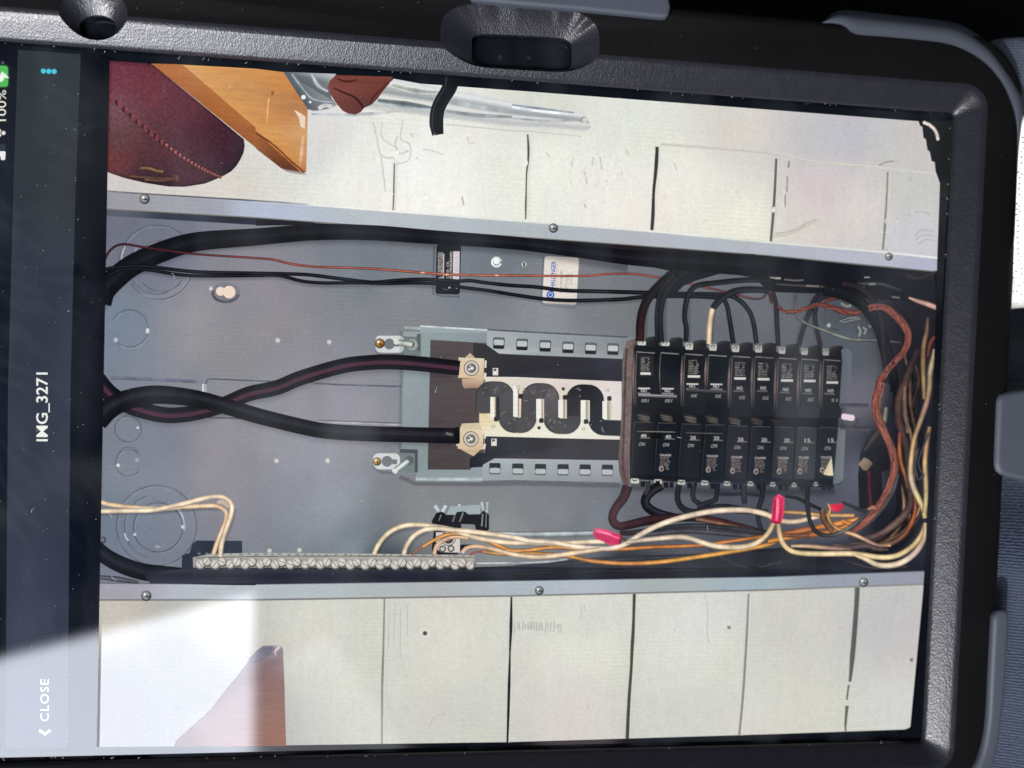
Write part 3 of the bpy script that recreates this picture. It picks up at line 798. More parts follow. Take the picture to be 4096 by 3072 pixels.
with piece('pictured_wall_relief'):
    crack(T(2, 0, '1280,1240 1600,1262 2212,1312') + T(3, 0, '400,1392 850,1432 1480,1505'), 3, (222, 217, 209))
    crack(T(2, 0, '1280,1250 1600,1274 2212,1326') + T(3, 0, '400,1404 850,1446'), 3, (206, 201, 192))
    crack(T(1, 0, '1640,1075 2000,1110 2212,1130') + T(2, 0, '200,1140 600,1180'), 3, (214, 213, 204))
    for s, w_ in (('1010,1050 1040,1180 1075,1330 1130,1365 1195,1360', 5), ('1090,1050 1085,1180 1150,1240 1230,1290', 4), ('1075,1330 1100,1500 1118,1659', 4), ('1225,1180 1200,1250 1245,1330 1320,1300', 6), ('1270,1040 1250,1200 1330,1250 1320,1380 1210,1420', 4),
                  ('1440,1290 1520,1300 1610,1335', 3), ('1820,1180 1840,1240 1900,1225', 3), ('1330,1150 1360,1185', 6), ('1380,1360 1420,1390', 4)):
        crack(T(1, 0, s), w_, (221, 220, 212))
    for s in ('700,1360 690,1430', '620,1470 650,1590', '760,1350 775,1470', '300,1320 325,1360', '510,1390 520,1440', '985,1290 1010,1350', '820,1560 830,1600', '1400,1410 1420,1470'):
        crack(T(2, 0, s), 4, (214, 214, 203))
    for s in ('60,360 150,350 250,320 340,265 420,235', '1210,210 1300,170 1400,190', '1270,380 1330,330 1440,340', '1280,410 1340,370 1440,380', '1300,450 1360,410 1440,420', '1010,480 1030,500'):
        crack(T(3, 1, s), 3.5, (194, 190, 185))
    crack(T(3, 1, '60,380 160,372 300,310 450,240'), 7, (214, 206, 188))
    crack(T(3, 0, '960,1428 1010,1405 1090,1390'), 5, (170, 168, 160)); ring(T(3, 0, '1243,1550')[0], 9, 3, (176, 172, 166), 60, 260)
    crack(T(1, 1, '1780,40 1795,120'), 4, (190, 188, 176)); crack(T(2, 1, '620,100 640,140'), 4, (206, 204, 192))
with piece('pictured_wall_texture', 'paint'):
    dents(90, lambda r: (r.uniform(1560, 2560), r.uniform(600, 830)), wall_f, 1); dents(60, lambda r: (r.uniform(2620, 3650), r.uniform(720, 930)), wall_f, 2); dents(40, lambda r: (r.uniform(2260, 2480), r.uniform(590, 760)), wall_f, 3)
with piece('pictured_conduit'):
    band(T(1, 0, '1190,680 1700,775 2212,880') + T(2, 0, '300,930 600,975 650,1020'), T(1, 0, '940,940 1600,1020 2212,1098') + T(2, 0, '300,1105 620,1135 685,1110'),
         [(208, 210, 210), (226, 226, 224), (176, 180, 180), (150, 156, 158), (222, 222, 216), (206, 206, 200), (186, 188, 188), (212, 211, 205)])
    ribbon(T(1, 0, '1050,870 1300,905 1560,940'), [16, 26, 10], (120, 128, 132), ((-1, 1), (0, .8), (1, 1.5)))
    ribbon(T(1, 0, '1180,740 1400,790 1600,800'), [14, 20, 8], (172, 176, 170), ((-1, 1.1), (0, .9), (1, 1.2)))
    ribbon(T(1, 0, '1640,960 1900,995 2212,1010'), [10, 14, 8], (150, 154, 156), FLAT)
    ribbon(T(1, 0, '1700,880 1950,930 2212,960'), [20, 16, 10], (176, 180, 180), FLAT)
    ribbon(T(2, 0, '0,905 250,940 540,975'), [4, 9, 3], (150, 156, 160), FLAT); ribbon(T(2, 0, '0,925 200,955 480,985'), 8, (236, 240, 244), FLAT)
    ribbon(T(2, 0, '0,1020 300,1045 580,1040'), [4, 10, 4], (178, 180, 182), FLAT)
    disc(T(2, 0, '622,1035')[0], 12, (150, 152, 150)); disc(T(2, 0, '630,1040')[0], 10, (208, 208, 200))
    ribbon(T(1, 0, '480,985 700,990 950,985 1250,960'), [6, 10, 12, 4], (190, 192, 194), FLAT)
with piece('pictured_pipe_end'):
    poly(T(1, 0, '236,622 690,640 640,720 650,850 700,905 640,935 560,950 500,960 430,935'), [(84, 94, 100), (196, 200, 200), (120, 128, 132), (100, 108, 112), (150, 152, 152), (120, 126, 130), (110, 118, 122), (150, 156, 158), (70, 80, 88)])
    ribbon(T(1, 0, '310,640 400,760 480,850 600,880 660,880'), [10, 14, 12, 8], (136, 148, 152), ((-1, .8), (0, 1.25), (1, .7)))
    ribbon(T(1, 0, '480,640 540,740 620,790'), [8, 20, 8], (178, 186, 188), ((-1, .7), (0, 1.2), (1, .8)))
    ribbon(T(1, 0, '540,940 600,910 660,925'), 14, (216, 216, 214), FLAT); disc(T(1, 0, '410,840')[0], 8, (240, 240, 236)); disc(T(1, 0, '468,882')[0], 4, (230, 230, 226))
with piece('pictured_glove'):
    poly(T(1, 0, '690,650 1180,665 1155,715 1100,780 1050,850 1000,900 935,930 905,965 860,988 800,980 750,955 715,915 680,870 645,810 622,755 640,700'),
         [(118, 62, 52), (122, 64, 54), (104, 52, 46), (112, 58, 50), (100, 52, 48), (84, 48, 46), (96, 52, 50), (92, 52, 50), (98, 54, 52), (104, 58, 52), (108, 60, 54), (112, 64, 56), (116, 66, 58), (122, 70, 62), (128, 74, 66), (120, 66, 58)])
    ribbon(T(1, 0, '670,760 760,800 850,840 900,890 930,935'), [3, 5, 5, 7, 5], (58, 26, 24), FLAT); ribbon(T(1, 0, '700,680 780,705 880,690'), [4, 9, 4], (86, 38, 34), FLAT)
    ribbon(T(1, 0, '985,890 1020,830 1080,780 1150,700'), [4, 9, 8, 3], (84, 40, 38), FLAT)
with piece('pictured_hook'):
    ribbon(T(1, 0, '1690,670 1670,760 1610,860 1570,950 1558,1050 1566,1130 1572,1165'), [66, 58, 54, 54, 54, 54, 44], (10, 11, 12), ((-1, 1.2), (-.2, 1.0), (.3, 1), (.5, 1.6), (.62, 5.5), (.72, 1.6), (1, .8)))
with piece('pictured_plank', 'wood'):
    poly(T(0, 0, '1310,550 1580,560 2212,1105') + T(1, 0, '390,1478 440,1512 300,1500 215,1450 0,1282') + T(0, 0, '2212,1275'),
         [(176, 108, 58), (180, 116, 64), (164, 98, 50), (96, 52, 32), (180, 170, 160), (196, 196, 190), (96, 54, 36), (148, 84, 46), (150, 88, 48)])
    poly(T(0, 0, '1580,560 2212,597') + T(1, 0, '235,625 330,770 445,942 442,1150 432,1490 380,1478 0,1130') + T(0, 0, '2212,1100'),
         [(214, 158, 96), (222, 164, 98), (204, 138, 78), (196, 132, 72), (176, 122, 80), (206, 160, 110), (190, 120, 80), (196, 128, 66), (214, 150, 84), (212, 148, 84)])
    poly(T(1, 0, '330,950 390,985 425,1010 420,1110 385,1090 375,1020'), (228, 210, 188)); ribbon(T(1, 0, '405,1180 395,1300 380,1440'), [4, 12, 5], (214, 172, 136), FLAT)
    ribbon(T(1, 0, '0,1150 150,1250 300,1390 420,1490'), [8, 5, 6, 4], (120, 68, 40), FLAT)
    disc(T(1, 0, '142,805')[0], 5, (150, 92, 44), ry=8); ribbon(T(1, 0, '110,850 100,960 92,1090'), 4, (228, 172, 108), FLAT)
with piece('pictured_football', 'leather'):
    ball = T(0, 0, '945,525 1310,549 1580,770 1850,990 2122,1215 2105,1320 2060,1415 1990,1490 1910,1530 1780,1585 1600,1615 1450,1612 1250,1580 1080,1540 908,1482')
    cb = idw([((450, 300), (112, 52, 66)), ((600, 350), (104, 48, 58)), ((750, 420), (92, 42, 52)), ((900, 550), (66, 34, 46)), ((960, 600), (58, 32, 46)), ((450, 440), (110, 70, 80)), ((480, 560), (92, 58, 58)), ((440, 640), (104, 50, 52)), ((650, 620), (84, 46, 54)), ((750, 700), (74, 44, 52)), ((620, 740), (42, 26, 34)), ((960, 690), (46, 34, 44))])
    n = len(ball); cx, cy = 620, 500
    vs, cs, fs = [(cx, cy)], [cb(cx, cy)], []
    for k in (0.25, 0.5, 0.75, 0.92, 1.0):
        for x, y in resample(ball, 60): vs.append((cx + (x - cx) * k, cy + (y - cy) * k)); cs.append(tuple(v * (0.75 if k == 1.0 else 1) for v in cb(*vs[-1])))
    fs = [(0, 1 + i, 1 + (i + 1) % 60) for i in range(60)]
    for r in range(4):
        for i in range(60): fs.append((1 + r * 60 + i, 1 + r * 60 + (i + 1) % 60, 1 + (r + 1) * 60 + (i + 1) % 60, 1 + (r + 1) * 60 + i))
    emit(vs, fs, cs)
    seam = T(0, 0, '940,828 1010,885 1110,978 1210,1072 1350,1188 1480,1292 1650,1402 1800,1482 1912,1530')
    ribbon([(x, y + 5) for x, y in seam], [10, 12, 10, 6, 3], (132, 72, 74), ((-1, .6), (0, 1), (1, .55)))
    sc_ = curve(seam, 1.0); i = 0.0; j = 0
    while i < len(sc_) - 2:
        t = i / len(sc_); p = sc_[int(i)]
        disc(p, 7 * (1 - t) + 3, (58, 20, 30)); disc((p[0] + 9 * (1 - t) + 2, p[1] + 1), 5.5 * (1 - t) + 2.6, (166, 98, 92) if t > .5 else (128, 62, 68))
        i += 34 * (1 - t) + 8
    ribbon(T(0, 0, '1210,1452 1300,1455 1350,1475 1410,1482'), 7, (128, 92, 62), FLAT); ribbon(T(0, 0, '1120,1520 1280,1535 1540,1548'), 5, (96, 66, 52), FLAT); ribbon(T(0, 0, '1250,1552 1400,1560 1530,1530'), 5, (100, 70, 54), FLAT); ribbon(T(0, 0, '1500,1515 1540,1525 1520,1560'), 5, (104, 74, 56), FLAT)

# ---- lower wall
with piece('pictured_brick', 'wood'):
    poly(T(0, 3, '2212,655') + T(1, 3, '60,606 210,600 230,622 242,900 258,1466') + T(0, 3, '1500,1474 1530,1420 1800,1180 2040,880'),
         [(128, 122, 134), (136, 130, 140), (190, 186, 188), (150, 138, 144), (124, 84, 76), (140, 82, 50), (104, 66, 54), (104, 66, 56), (108, 68, 60), (112, 84, 82)])  # left and lower tones darkened to offset the mirrored window glare
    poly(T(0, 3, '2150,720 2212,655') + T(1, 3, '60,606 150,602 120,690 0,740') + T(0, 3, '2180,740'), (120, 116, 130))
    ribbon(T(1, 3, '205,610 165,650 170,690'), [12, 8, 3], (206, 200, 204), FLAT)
with piece('pictured_board_gap'):
    ribbon([(x + 9, y) for x, y in T(1, 3, '1109,195 1102,560 1094,820 1090,1000 1087,1452')], 9, CR0, ARRIS, fe=.1)
    shade(T(1, 3, '1109,195 1102,560 1094,820 1090,1000 1087,1452'), 34, .16, (96, 94, 86), 5, 0)
    crack(T(1, 3, '1109,195 1102,560 1094,820 1090,1000 1087,1452'), [4, 4, 7, 4, 3], (148, 146, 138))
with piece('pictured_board_gap'):
    ribbon([(x + 9, y) for x, y in T(1, 3, '2207,172 2202,480 2196,600 2188,900 2180,1200 2172,1440')], 9, CR0, ARRIS, fe=.1)
    shade(T(1, 3, '2207,172 2202,480 2196,600 2188,900 2180,1200 2172,1440'), 34, .16, (96, 94, 86), 5, 0)
    crack(T(1, 3, '2207,172 2202,480 2196,600 2188,900 2180,1200 2172,1440'), [4, 10, 4, 9, 8, 5], (26, 28, 32))
with piece('pictured_board_gap'):
    ribbon([(x + 9, y) for x, y in T(2, 3, '1057,152 1048,450 1038,620 1030,800 1012,1050 1000,1300 996,1404')], 9, CR0, ARRIS, fe=.1)
    shade(T(2, 3, '1057,152 1048,450 1038,620 1030,800 1012,1050 1000,1300 996,1404'), 34, .16, (96, 94, 86), 5, 0)
    crack(T(2, 3, '1057,152 1048,450 1038,620 1030,800 1012,1050 1000,1300 996,1404'), [10, 9, 12, 9, 10, 11, 12], (76, 76, 69))
with piece('pictured_board_gap'):
    ribbon([(x + 9, y) for x, y in T(2, 3, '2044,152 2026,550 1998,1000 1964,1378')], 9, CR0, ARRIS, fe=.1)
    shade(T(2, 3, '2044,152 2026,550 1998,1000 1964,1378'), 34, .16, (96, 94, 86), 5, 0)
    crack(T(2, 3, '2044,152 2026,550 1998,1000 1964,1378'), [4, 6, 7, 6], (140, 140, 142))
with piece('pictured_board_gap'):
    ribbon([(x + 9, y) for x, y in T(3, 3, '772,95 765,250 738,600 712,880 706,915')], 9, CR0, ARRIS, fe=.1)
    shade(T(3, 3, '772,95 765,250 738,600 712,880 706,915'), 34, .16, (96, 94, 86), 5, 0)
    crack(T(3, 3, '772,95 765,250 738,600 712,880 706,915'), [18, 17, 18, 18, 8], (96, 98, 93)); crack(T(3, 3, '698,940 690,1000 680,1070'), 5, (110, 108, 102)); crack(T(3, 3, '683,1120 676,1200 668,1300 672,1342'), [12, 9, 8, 3], (108, 106, 100))
with piece('pictured_nail_hole'):
    disc(T(1, 3, '1460,495')[0], 8, (58, 60, 60), edge=(90, 90, 86))
with piece('pictured_nail_hole'):
    disc(T(2, 3, '1875,445')[0], 7, (96, 96, 92), edge=(160, 158, 150))
with piece('pictured_nail_hole'):
    disc(T(3, 3, '1240,725')[0], 7, (112, 112, 108), edge=(140, 138, 134))
with piece('pictured_handwriting'):
    rn = random.Random(5); x = 20
    while x < 440:
        crack(T(2, 3, '%d,%d %d,%d' % (x, 470 + rn.randint(-15, 25), x + rn.randint(-6, 14), 400 + rn.randint(-12, 20))), 2.6, (190, 190, 181) if x < 240 else (200, 198, 190)); x += rn.randint(14, 30)
for t, q in [(2, q) for q in ('585,240 600,290 590,370', '620,240 628,300', '1665,170 1690,300 1685,480 1700,580', '1400,455 1404,480', '645,490 650,520', '655,1110 660,1150')] + [(1, q) for q in ('1150,300 1145,620', '1200,220 1190,560', '1250,280 1245,700', '1310,240 1305,520', '1290,860 1300,880', '1640,1180 1540,1220 1495,1305')]:
    with piece('pictured_scratch'): crack(T(t, 3, q), 2.2, (202, 202, 192))

# ---- panel box: interior, flanges
inner_f = idw([((450, 900), (102, 106, 120)), ((600, 1000), (108, 112, 128)), ((450, 1300), (112, 126, 142)), ((800, 1300), (138, 138, 144)), ((1100, 1250), (134, 132, 140)), ((1500, 1050), (108, 117, 126)), ((1900, 1000), (106, 114, 122)), ((1600, 1200), (124, 128, 136)),
               ((2200, 1300), (130, 136, 142)), ((2400, 1250), (112, 116, 121)), ((2750, 1250), (96, 102, 109)), ((3000, 1300), (94, 98, 105)), ((3400, 1400), (78, 86, 94)), ((3440, 1580), (100, 100, 110)), ((3450, 1900), (84, 88, 100)), ((600, 1800), (116, 122, 136)), ((900, 1800), (134, 132, 140)),
               ((500, 2100), (108, 118, 134)), ((1200, 1800), (140, 142, 152)), ((1400, 1600), (134, 135, 145)), ((1300, 2050), (136, 143, 151)), ((1700, 2050), (126, 130, 133)), ((2200, 2050), (120, 123, 128)), ((2400, 2100), (110, 116, 123)), ((2600, 2050), (94, 98, 108)), ((3000, 2100), (72, 76, 87)),
               ((3300, 2100), (82, 86, 98)), ((1400, 2200), (118, 130, 138)), ((2000, 2150), (126, 134, 135)), ((3600, 1300), (34, 30, 38)), ((3660, 1700), (22, 23, 33)), ((3600, 2100), (21, 26, 40)), ((3550, 1800), (30, 32, 44)), ((3300, 2280), (24, 27, 36)), ((2500, 2280), (38, 40, 49)), ((1500, 2310), (26, 30, 40))])
with piece('pictured_panel_interior'):
    band(UF_B, LF_T, None, nv=46, step=34, f=lambda x, y: tuple(v * k for v, k in zip(inner_f(x, y), (1.055, 1.035, 1.02))))
with piece('pictured_panel_flange'):
    fl = idw([((430, 800), (152, 150, 158)), ((800, 820), (158, 158, 168)), ((1050, 840), (178, 186, 204)), ((1500, 880), (180, 188, 192)), ((2200, 920), (176, 182, 186)), ((2900, 980), (176, 180, 188)), ((3500, 1050), (182, 182, 194)), ((3740, 1060), (174, 176, 196))])
    band(UF_T, UF_B, None, nv=3, step=60, f=fl)
    ribbon(UF_T[2:], 7, (226, 228, 220), ((-1, .96), (0, 1), (1, .86)), smooth=False); ribbon(UF_T[:3] + [(1240, 819)], 4, [(120, 120, 128), (96, 94, 102), (84, 84, 94), (180, 186, 196)], FLAT)
    ribbon([(x, y - 1) for x, y in UF_B], 4, (118, 116, 108), FLAT, smooth=False)
with piece('pictured_panel_flange'):
    fl = idw([((430, 2370), (162, 158, 168)), ((800, 2370), (178, 182, 190)), ((1100, 2370), (180, 188, 190)), ((1600, 2360), (172, 178, 178)), ((2300, 2345), (174, 182, 190)), ((2700, 2340), (166, 174, 172)), ((3000, 2330), (160, 174, 182)), ((3400, 2320), (150, 154, 168)), ((3680, 2310), (150, 152, 166))])
    band(LF_T, LF_B, None, nv=3, step=60, f=fl)
    ribbon(LF_B, 5, (128, 128, 126), FLAT, smooth=False); ribbon(LF_T, 4, (104, 108, 112), FLAT, smooth=False)
for c, r in ((T(0, 1, '1250,60'), 20), (T(2, 1, '358,312'), 18), (T(3, 1, '1045,558'), 15), (T(0, 3, '1264,172'), 20), (T(2, 3, '236,126'), 17), (T(3, 3, '826,55'), 18)):
    with piece('pictured_screw'): screw(c[0], r, (128, 130, 130), 20)
with piece('pictured_knockout'):
    for c, r, w_, a, b in (('1360,620', 152, 2.4, 180, 320), ('1360,640', 112, 2, 30, 150), ('1380,640', 132, 2.2, 20, 150), ('1400,650', 98, 2, 40, 140), ('1380,620', 90, 2, 190, 330)): kring(T(0, 1, c)[0], r, w_, (94, 98, 110), a, b)
    ribbon(T(0, 1, '1080,470 1055,540 1048,590'), 3, (176, 170, 172), FLAT); ribbon(T(0, 1, '1180,480 1160,540'), 2.5, (160, 158, 164), FLAT)
with piece('pictured_knockout'):
    kring(T(0, 1, '1122,1182')[0], 74, 3, (96, 106, 118), -150, 150); disc(T(0, 1, '1275,1200')[0], 6, (210, 214, 218), ry=10); disc(T(0, 1, '1000,1278')[0], 8, (176, 186, 196))
with piece('pictured_knockout'):
    kring(T(0, 2, '1110,390')[0], 52, 2.2, (92, 98, 110)); disc(T(0, 2, '1190,378')[0], 4, (214, 214, 216))
with piece('pictured_knockout'):
    kring(T(0, 2, '1115,682')[0], 52, 2.4, (92, 98, 110), 40, 330); disc(T(0, 2, '1020,702')[0], 6, (212, 212, 212)); disc(T(0, 2, '1185,655')[0], 7, (158, 162, 172)); kring(T(0, 2, '1115,640')[0], 42, 2, (96, 102, 112), 200, 340)
with piece('pictured_knockout'):
    kring(T(0, 2, '1355,1225')[0], 160, 3, (92, 99, 112)); kring(T(0, 2, '1355,1235')[0], 128, 2.5, (90, 98, 112), 100, 250); kring(T(0, 2, '1368,1240')[0], 98, 3, (84, 92, 105)); kring(T(0, 2, '1375,1225')[0], 100, 4, (176, 180, 190), -40, 10)
    ribbon(T(0, 2, '1075,1290 1090,1330 1110,1355'), 4, (186, 190, 198), FLAT); disc(T(0, 2, '1580,1235')[0], 6, (200, 202, 208)); disc(T(0, 2, '1165,1300')[0], 5, (196, 200, 206)); disc(T(0, 2, '1360,1405')[0], 10, (150, 156, 168), ry=5)
    disc(T(0, 2, '888,1348')[0], 13, (58, 64, 84)); disc(T(0, 2, '884,1344')[0], 8, (108, 112, 132))
with piece('pictured_keyhole'):
    disc(T(0, 1, '1950,870')[0], 58, (112, 112, 118), ry=40, edge=(126, 126, 134)); ring(T(0, 1, '1950,872')[0], 52, 9, (88, 88, 94), 10, 200, ry=36)
    disc(T(0, 1, '1905,858')[0], 17, (236, 216, 196)); disc(T(0, 1, '1980,865')[0], 24, (238, 216, 194)); disc(T(0, 1, '1822,835')[0], 9, (240, 240, 240), edge=(150, 150, 158))
with piece('pictured_rib'):
    ribbon(T(0, 1, '1780,1660 1790,1622 1830,1615 2212,1632') + T(1, 1, '500,1645'), 3, (86, 88, 98), FLAT); ribbon(T(0, 1, '960,1605 1300,1618 1700,1638'), 12, (104, 108, 124), ((-1, 1.1), (1, .95)))
    ribbon(T(0, 2, '1755,0 1755,70'), 7, (206, 206, 212), FLAT); ribbon(T(0, 2, '1778,0 1778,80'), 3, (190, 190, 196), FLAT)
    ribbon(T(1, 2, '500,-5 800,8 1270,22'), 4, (92, 96, 106), FLAT); ribbon(T(1, 2, '530,315 800,325 1265,340'), 4, (96, 98, 106), FLAT); ribbon(T(1, 2, '530,325 800,335 1265,352'), 4, (168, 168, 172), FLAT)
    ribbon(T(0, 2, '1800,290 2000,295 2180,302'), 4, (84, 86, 98), FLAT)
for t, h, r in ((1, '188,1282', 9.5), (1, '632,1297', 9), (2, '177,663', 9), (2, '618,661', 9), (2, '117,1440', 8.5), (2, '376,1436', 8.5)):
    with piece('pictured_hole'): disc(T(1, t, h)[0], r, (218, 214, 204), edge=(182, 180, 174))
with piece('pictured_knockout_plug'):
    disc(T(1, 1, '2078,605')[0], 21, (120, 128, 130)); ring(T(1, 1, '2078,605')[0], 18, 5, (232, 234, 232), 20, 350); disc(T(1, 1, '2078,598')[0], 12, (238, 240, 238))
    disc(T(2, 1, '105,625')[0], 9, (196, 196, 184)); rect(T(2, 1, '105,626')[0], 6, 14, (66, 60, 54))

# ---- labels inside the box
with piece('pictured_black_label'):
    rrpoly(T(1, 1, '1661,670')[0], 96, 196, 9, (24, 22, 24), 1.4)
    text('UNDERWRITERS', T(1, 1, '1588,720')[0], 9, -89, (206, 198, 194), length=92); text('LABORATORIES', T(1, 1, '1612,720')[0], 10, -89, (206, 198, 194), length=92)
    rect(T(1, 1, '1620,640')[0], 3, 96, (196, 190, 186), 1); text('CLASS - CTL', T(1, 1, '1664,745')[0], 9, -89, (222, 216, 212), length=68)
    text('USED PANELBOARD', T(1, 1, '1692,760')[0], 10, -89, (222, 216, 212), length=113); rect(T(1, 1, '1730,635')[0], 24, 112, (212, 200, 206), 1); text('8 352213', T(1, 1, '1742,740')[0], 10, -89, (170, 158, 166), length=84)
    ring(T(1, 1, '1600,770')[0], 14, 3, (180, 172, 168), 180, 360); rect(T(1, 1, '1672,822')[0], 8, 8, (200, 196, 192)); rect(T(1, 1, '1732,825')[0], 9, 6, (200, 196, 192), 30)
with piece('pictured_white_label'):
    rrpoly(T(2, 1, '420,764')[0], 135, 186, 9, (226, 216, 206), 3.2)
    text('CHALLENGER', T(2, 1, '366,862')[0], 17, -87.5, (60, 92, 172), length=122, bold=0.02); disc(T(2, 1, '332,888')[0], 15, (62, 96, 178)); disc(T(2, 1, '332,888')[0], 9, (206, 206, 214)); disc(T(2, 1, '332,888')[0], 6, (70, 104, 182)); rect(T(2, 1, '332,930')[0], 30, 9, (62, 96, 178), 3)
    text('ELECTRICAL EQUIPMENT CORP', T(2, 1, '384,858')[0], 4, -87.5, (120, 128, 160), length=118)
    text('ASSEMBLED BY', T(2, 1, '430,875')[0], 9, -87.5, (132, 128, 128), length=92); text('BROAD', T(2, 1, '470,830')[0], 8, -87.5, (150, 146, 146), length=46); text('71 EVENS', T(2, 1, '488,838')[0], 8, -87.5, (150, 148, 152), length=64); text('JONES', T(2, 1, '518,800')[0], 8, -87.5, (150, 146, 146), length=42)

# ---- back plate, fibre board, rails
with piece('pictured_mounting_plate'):
    poly(T(1, 1, '1272,1210 1420,1210 1418,1155 2212,1203') + T(2, 1, '500,1228 1000,1256') + T(2, 2, '940,855 0,833') + T(1, 2, '1960,842 1380,838 1385,775 1250,770'), [(146, 158, 162), (150, 164, 168), (152, 166, 170), (150, 162, 166), (134, 140, 144), (116, 122, 127), (134, 138, 142), (150, 156, 160), (150, 164, 166), (140, 154, 156), (138, 152, 154), (136, 148, 150)])
    ribbon(T(1, 1, '1418,1158 1700,1175 2000,1193'), 4, (206, 212, 212), FLAT); ribbon(T(1, 2, '1380,820 1700,822 1955,820'), 7, (196, 204, 206), ((-1, 1), (0, .75), (1, 1.1)))
    ribbon(T(1, 1, '1285,1170 1420,1180'), 8, (166, 176, 176), FLAT)
with piece('pictured_fibre_board', 'wood'):
    poly(T(1, 1, '1508,1278 1890,1302 2050,1310') + Z5('330,300 330,1500 140,1640') + T(1, 2, '1850,740 1485,738'), [(82, 74, 74), (84, 74, 76), (80, 70, 72), (86, 74, 76), (78, 66, 66), (74, 66, 66), (76, 68, 68), (74, 66, 66)])
with piece('pictured_black_bar'):
    poly(T(1, 1, '1878,1302 1995,1320 2100,1392 2212,1393') + T(2, 1, '0,1398 955,1440 950,1642 0,1605') + Z5('345,378 330,140 240,120 180,60'), [(54, 52, 54), (50, 49, 52), (46, 46, 49), (52, 52, 54), (62, 62, 63), (46, 46, 57), (34, 34, 43), (52, 52, 56), (44, 45, 48), (50, 49, 51), (52, 50, 52), (52, 50, 52)])
with piece('pictured_black_bar'):
    poly(Z5('345,1188 1200,1205 1350,1208 2212,1232 2190,1532 500,1503 330,1612 135,1625 140,1500 220,1432 345,1420'), [(44, 45, 50), (52, 52, 60), (84, 74, 80), (50, 48, 52), (52, 50, 54), (48, 46, 56), (30, 30, 38), (26, 27, 33), (30, 31, 38), (34, 34, 40), (38, 39, 44)])
with piece('pictured_bus_bar'):
    poly(Z5('330,372 800,380 1400,405 2230,438 2230,1236 1400,1216 340,1188 270,1010 270,860 420,560'), [(226, 216, 196), (240, 240, 236), (230, 222, 202), (222, 210, 206), (224, 216, 204), (236, 230, 216), (232, 226, 204), (228, 208, 168), (224, 206, 168), (214, 204, 190)])
    poly(Z5('30,1020 270,1010 300,1090 0,1090'), (206, 192, 158)); poly(Z5('30,400 330,395 300,520 60,525 35,480'), [(196, 164, 136), (206, 180, 150), (160, 128, 112), (168, 132, 116), (176, 144, 122)])
with piece('pictured_insulator'):
    def fillet(pts, r):
        out = [pts[0]]
        for a, b, c in zip(pts, pts[1:], pts[2:]):
            u = Vector(a) - Vector(b); v = Vector(c) - Vector(b); u.normalize(); v.normalize()
            p0 = Vector(b) + u * r; p1 = Vector(b) + v * r
            for i in range(9):
                t = i / 8; q = p0 * (1 - t) ** 2 + Vector(b) * 2 * t * (1 - t) + p1 * t * t
                # circular arc instead of the parabola
                cen = Vector(b) + (u + v) * r; q = cen + (q - cen).normalized() * r; out.append(tuple(q))
        return out + [pts[-1]]
    path = fillet(Z5('322,872 325,538 640,545 640,1035 948,1042 960,562 1265,570 1262,1050 1560,1058 1578,578 1882,590 1880,1068 2230,1082'), 31)
    shade(path, 72, .55, (70, 58, 44), 3, 4, smooth=False)
    ribbon(path, 61, [(76, 74, 77), (80, 78, 80), (74, 72, 75), (76, 74, 76), (84, 77, 81), (90, 83, 88), (80, 78, 80), (54, 53, 56), (34, 35, 40), (26, 29, 36), (34, 35, 40)], ((-1, .7), (-.8, 1), (.8, 1), (1, .75)), smooth=False)
    rn = random.Random(9)
    for i in range(46):
        q = path[rn.randrange(len(path))]; x, y = q[0] + rn.uniform(-24, 24), q[1] + rn.uniform(-24, 24)
        ribbon([(x, y), (x + rn.uniform(-9, 9), y + rn.uniform(-9, 9)), (x + rn.uniform(-12, 12), y + rn.uniform(-12, 12))], rn.uniform(.8, 1.8), (112, 110, 112), FLAT)
    poly(Z5('1478,700 1665,700 1660,912 1472,912'), (46, 43, 45))
with piece('pictured_bus_finger'):
    for x0, x1, x2, x3, y0, y1 in ((422, 480, 500, 540, 652, 965), (738, 800, 818, 832, 500, 935), (1056, 1128, 1146, 1160, 680, 975), (1362, 1430, 1455, 1474, 690, 945), (1672, 1740, 1770, 1792, 700, 985), (1972, 2035, 2075, 2100, 710, 965)):
        poly(Z5('%d,%d %d,%d %d,%d %d,%d' % (x0, y0, x1, y0, x1, y1 - 20, x0, y1 - 20)), (234, 232, 224)); poly(Z5('%d,%d %d,%d %d,%d %d,%d' % (x1, y0, x2, y0, x2, y1, x1, y1)), (176, 140, 110) if x0 < 1500 else (166, 158, 130)); poly(Z5('%d,%d %d,%d %d,%d %d,%d' % (x2, y0, x3, y0, x3, y1, x2, y1)), (46, 44, 44) if x0 in (422,) else (206, 200, 190))
    for x, y in ((500, 955), (838, 640), (1125, 975), (1452, 655), (1742, 990), (2065, 670)): rrpoly(Z5('%d,%d' % (x, y))[0], 16, 17, 4, (42, 41, 44))
    for x, y, d in ((1428, 538, 1), (2044, 556, 0), (460, 1060, 0), (1093, 1076, 1), (1708, 1092, 0), (800, 515, 0)):
        disc(Z5('%d,%d' % (x, y))[0], 6, (62, 62, 58) if d else (150, 146, 136)); 
        if not d: disc(Z5('%d,%d' % (x, y))[0], 3.5, (222, 216, 204))
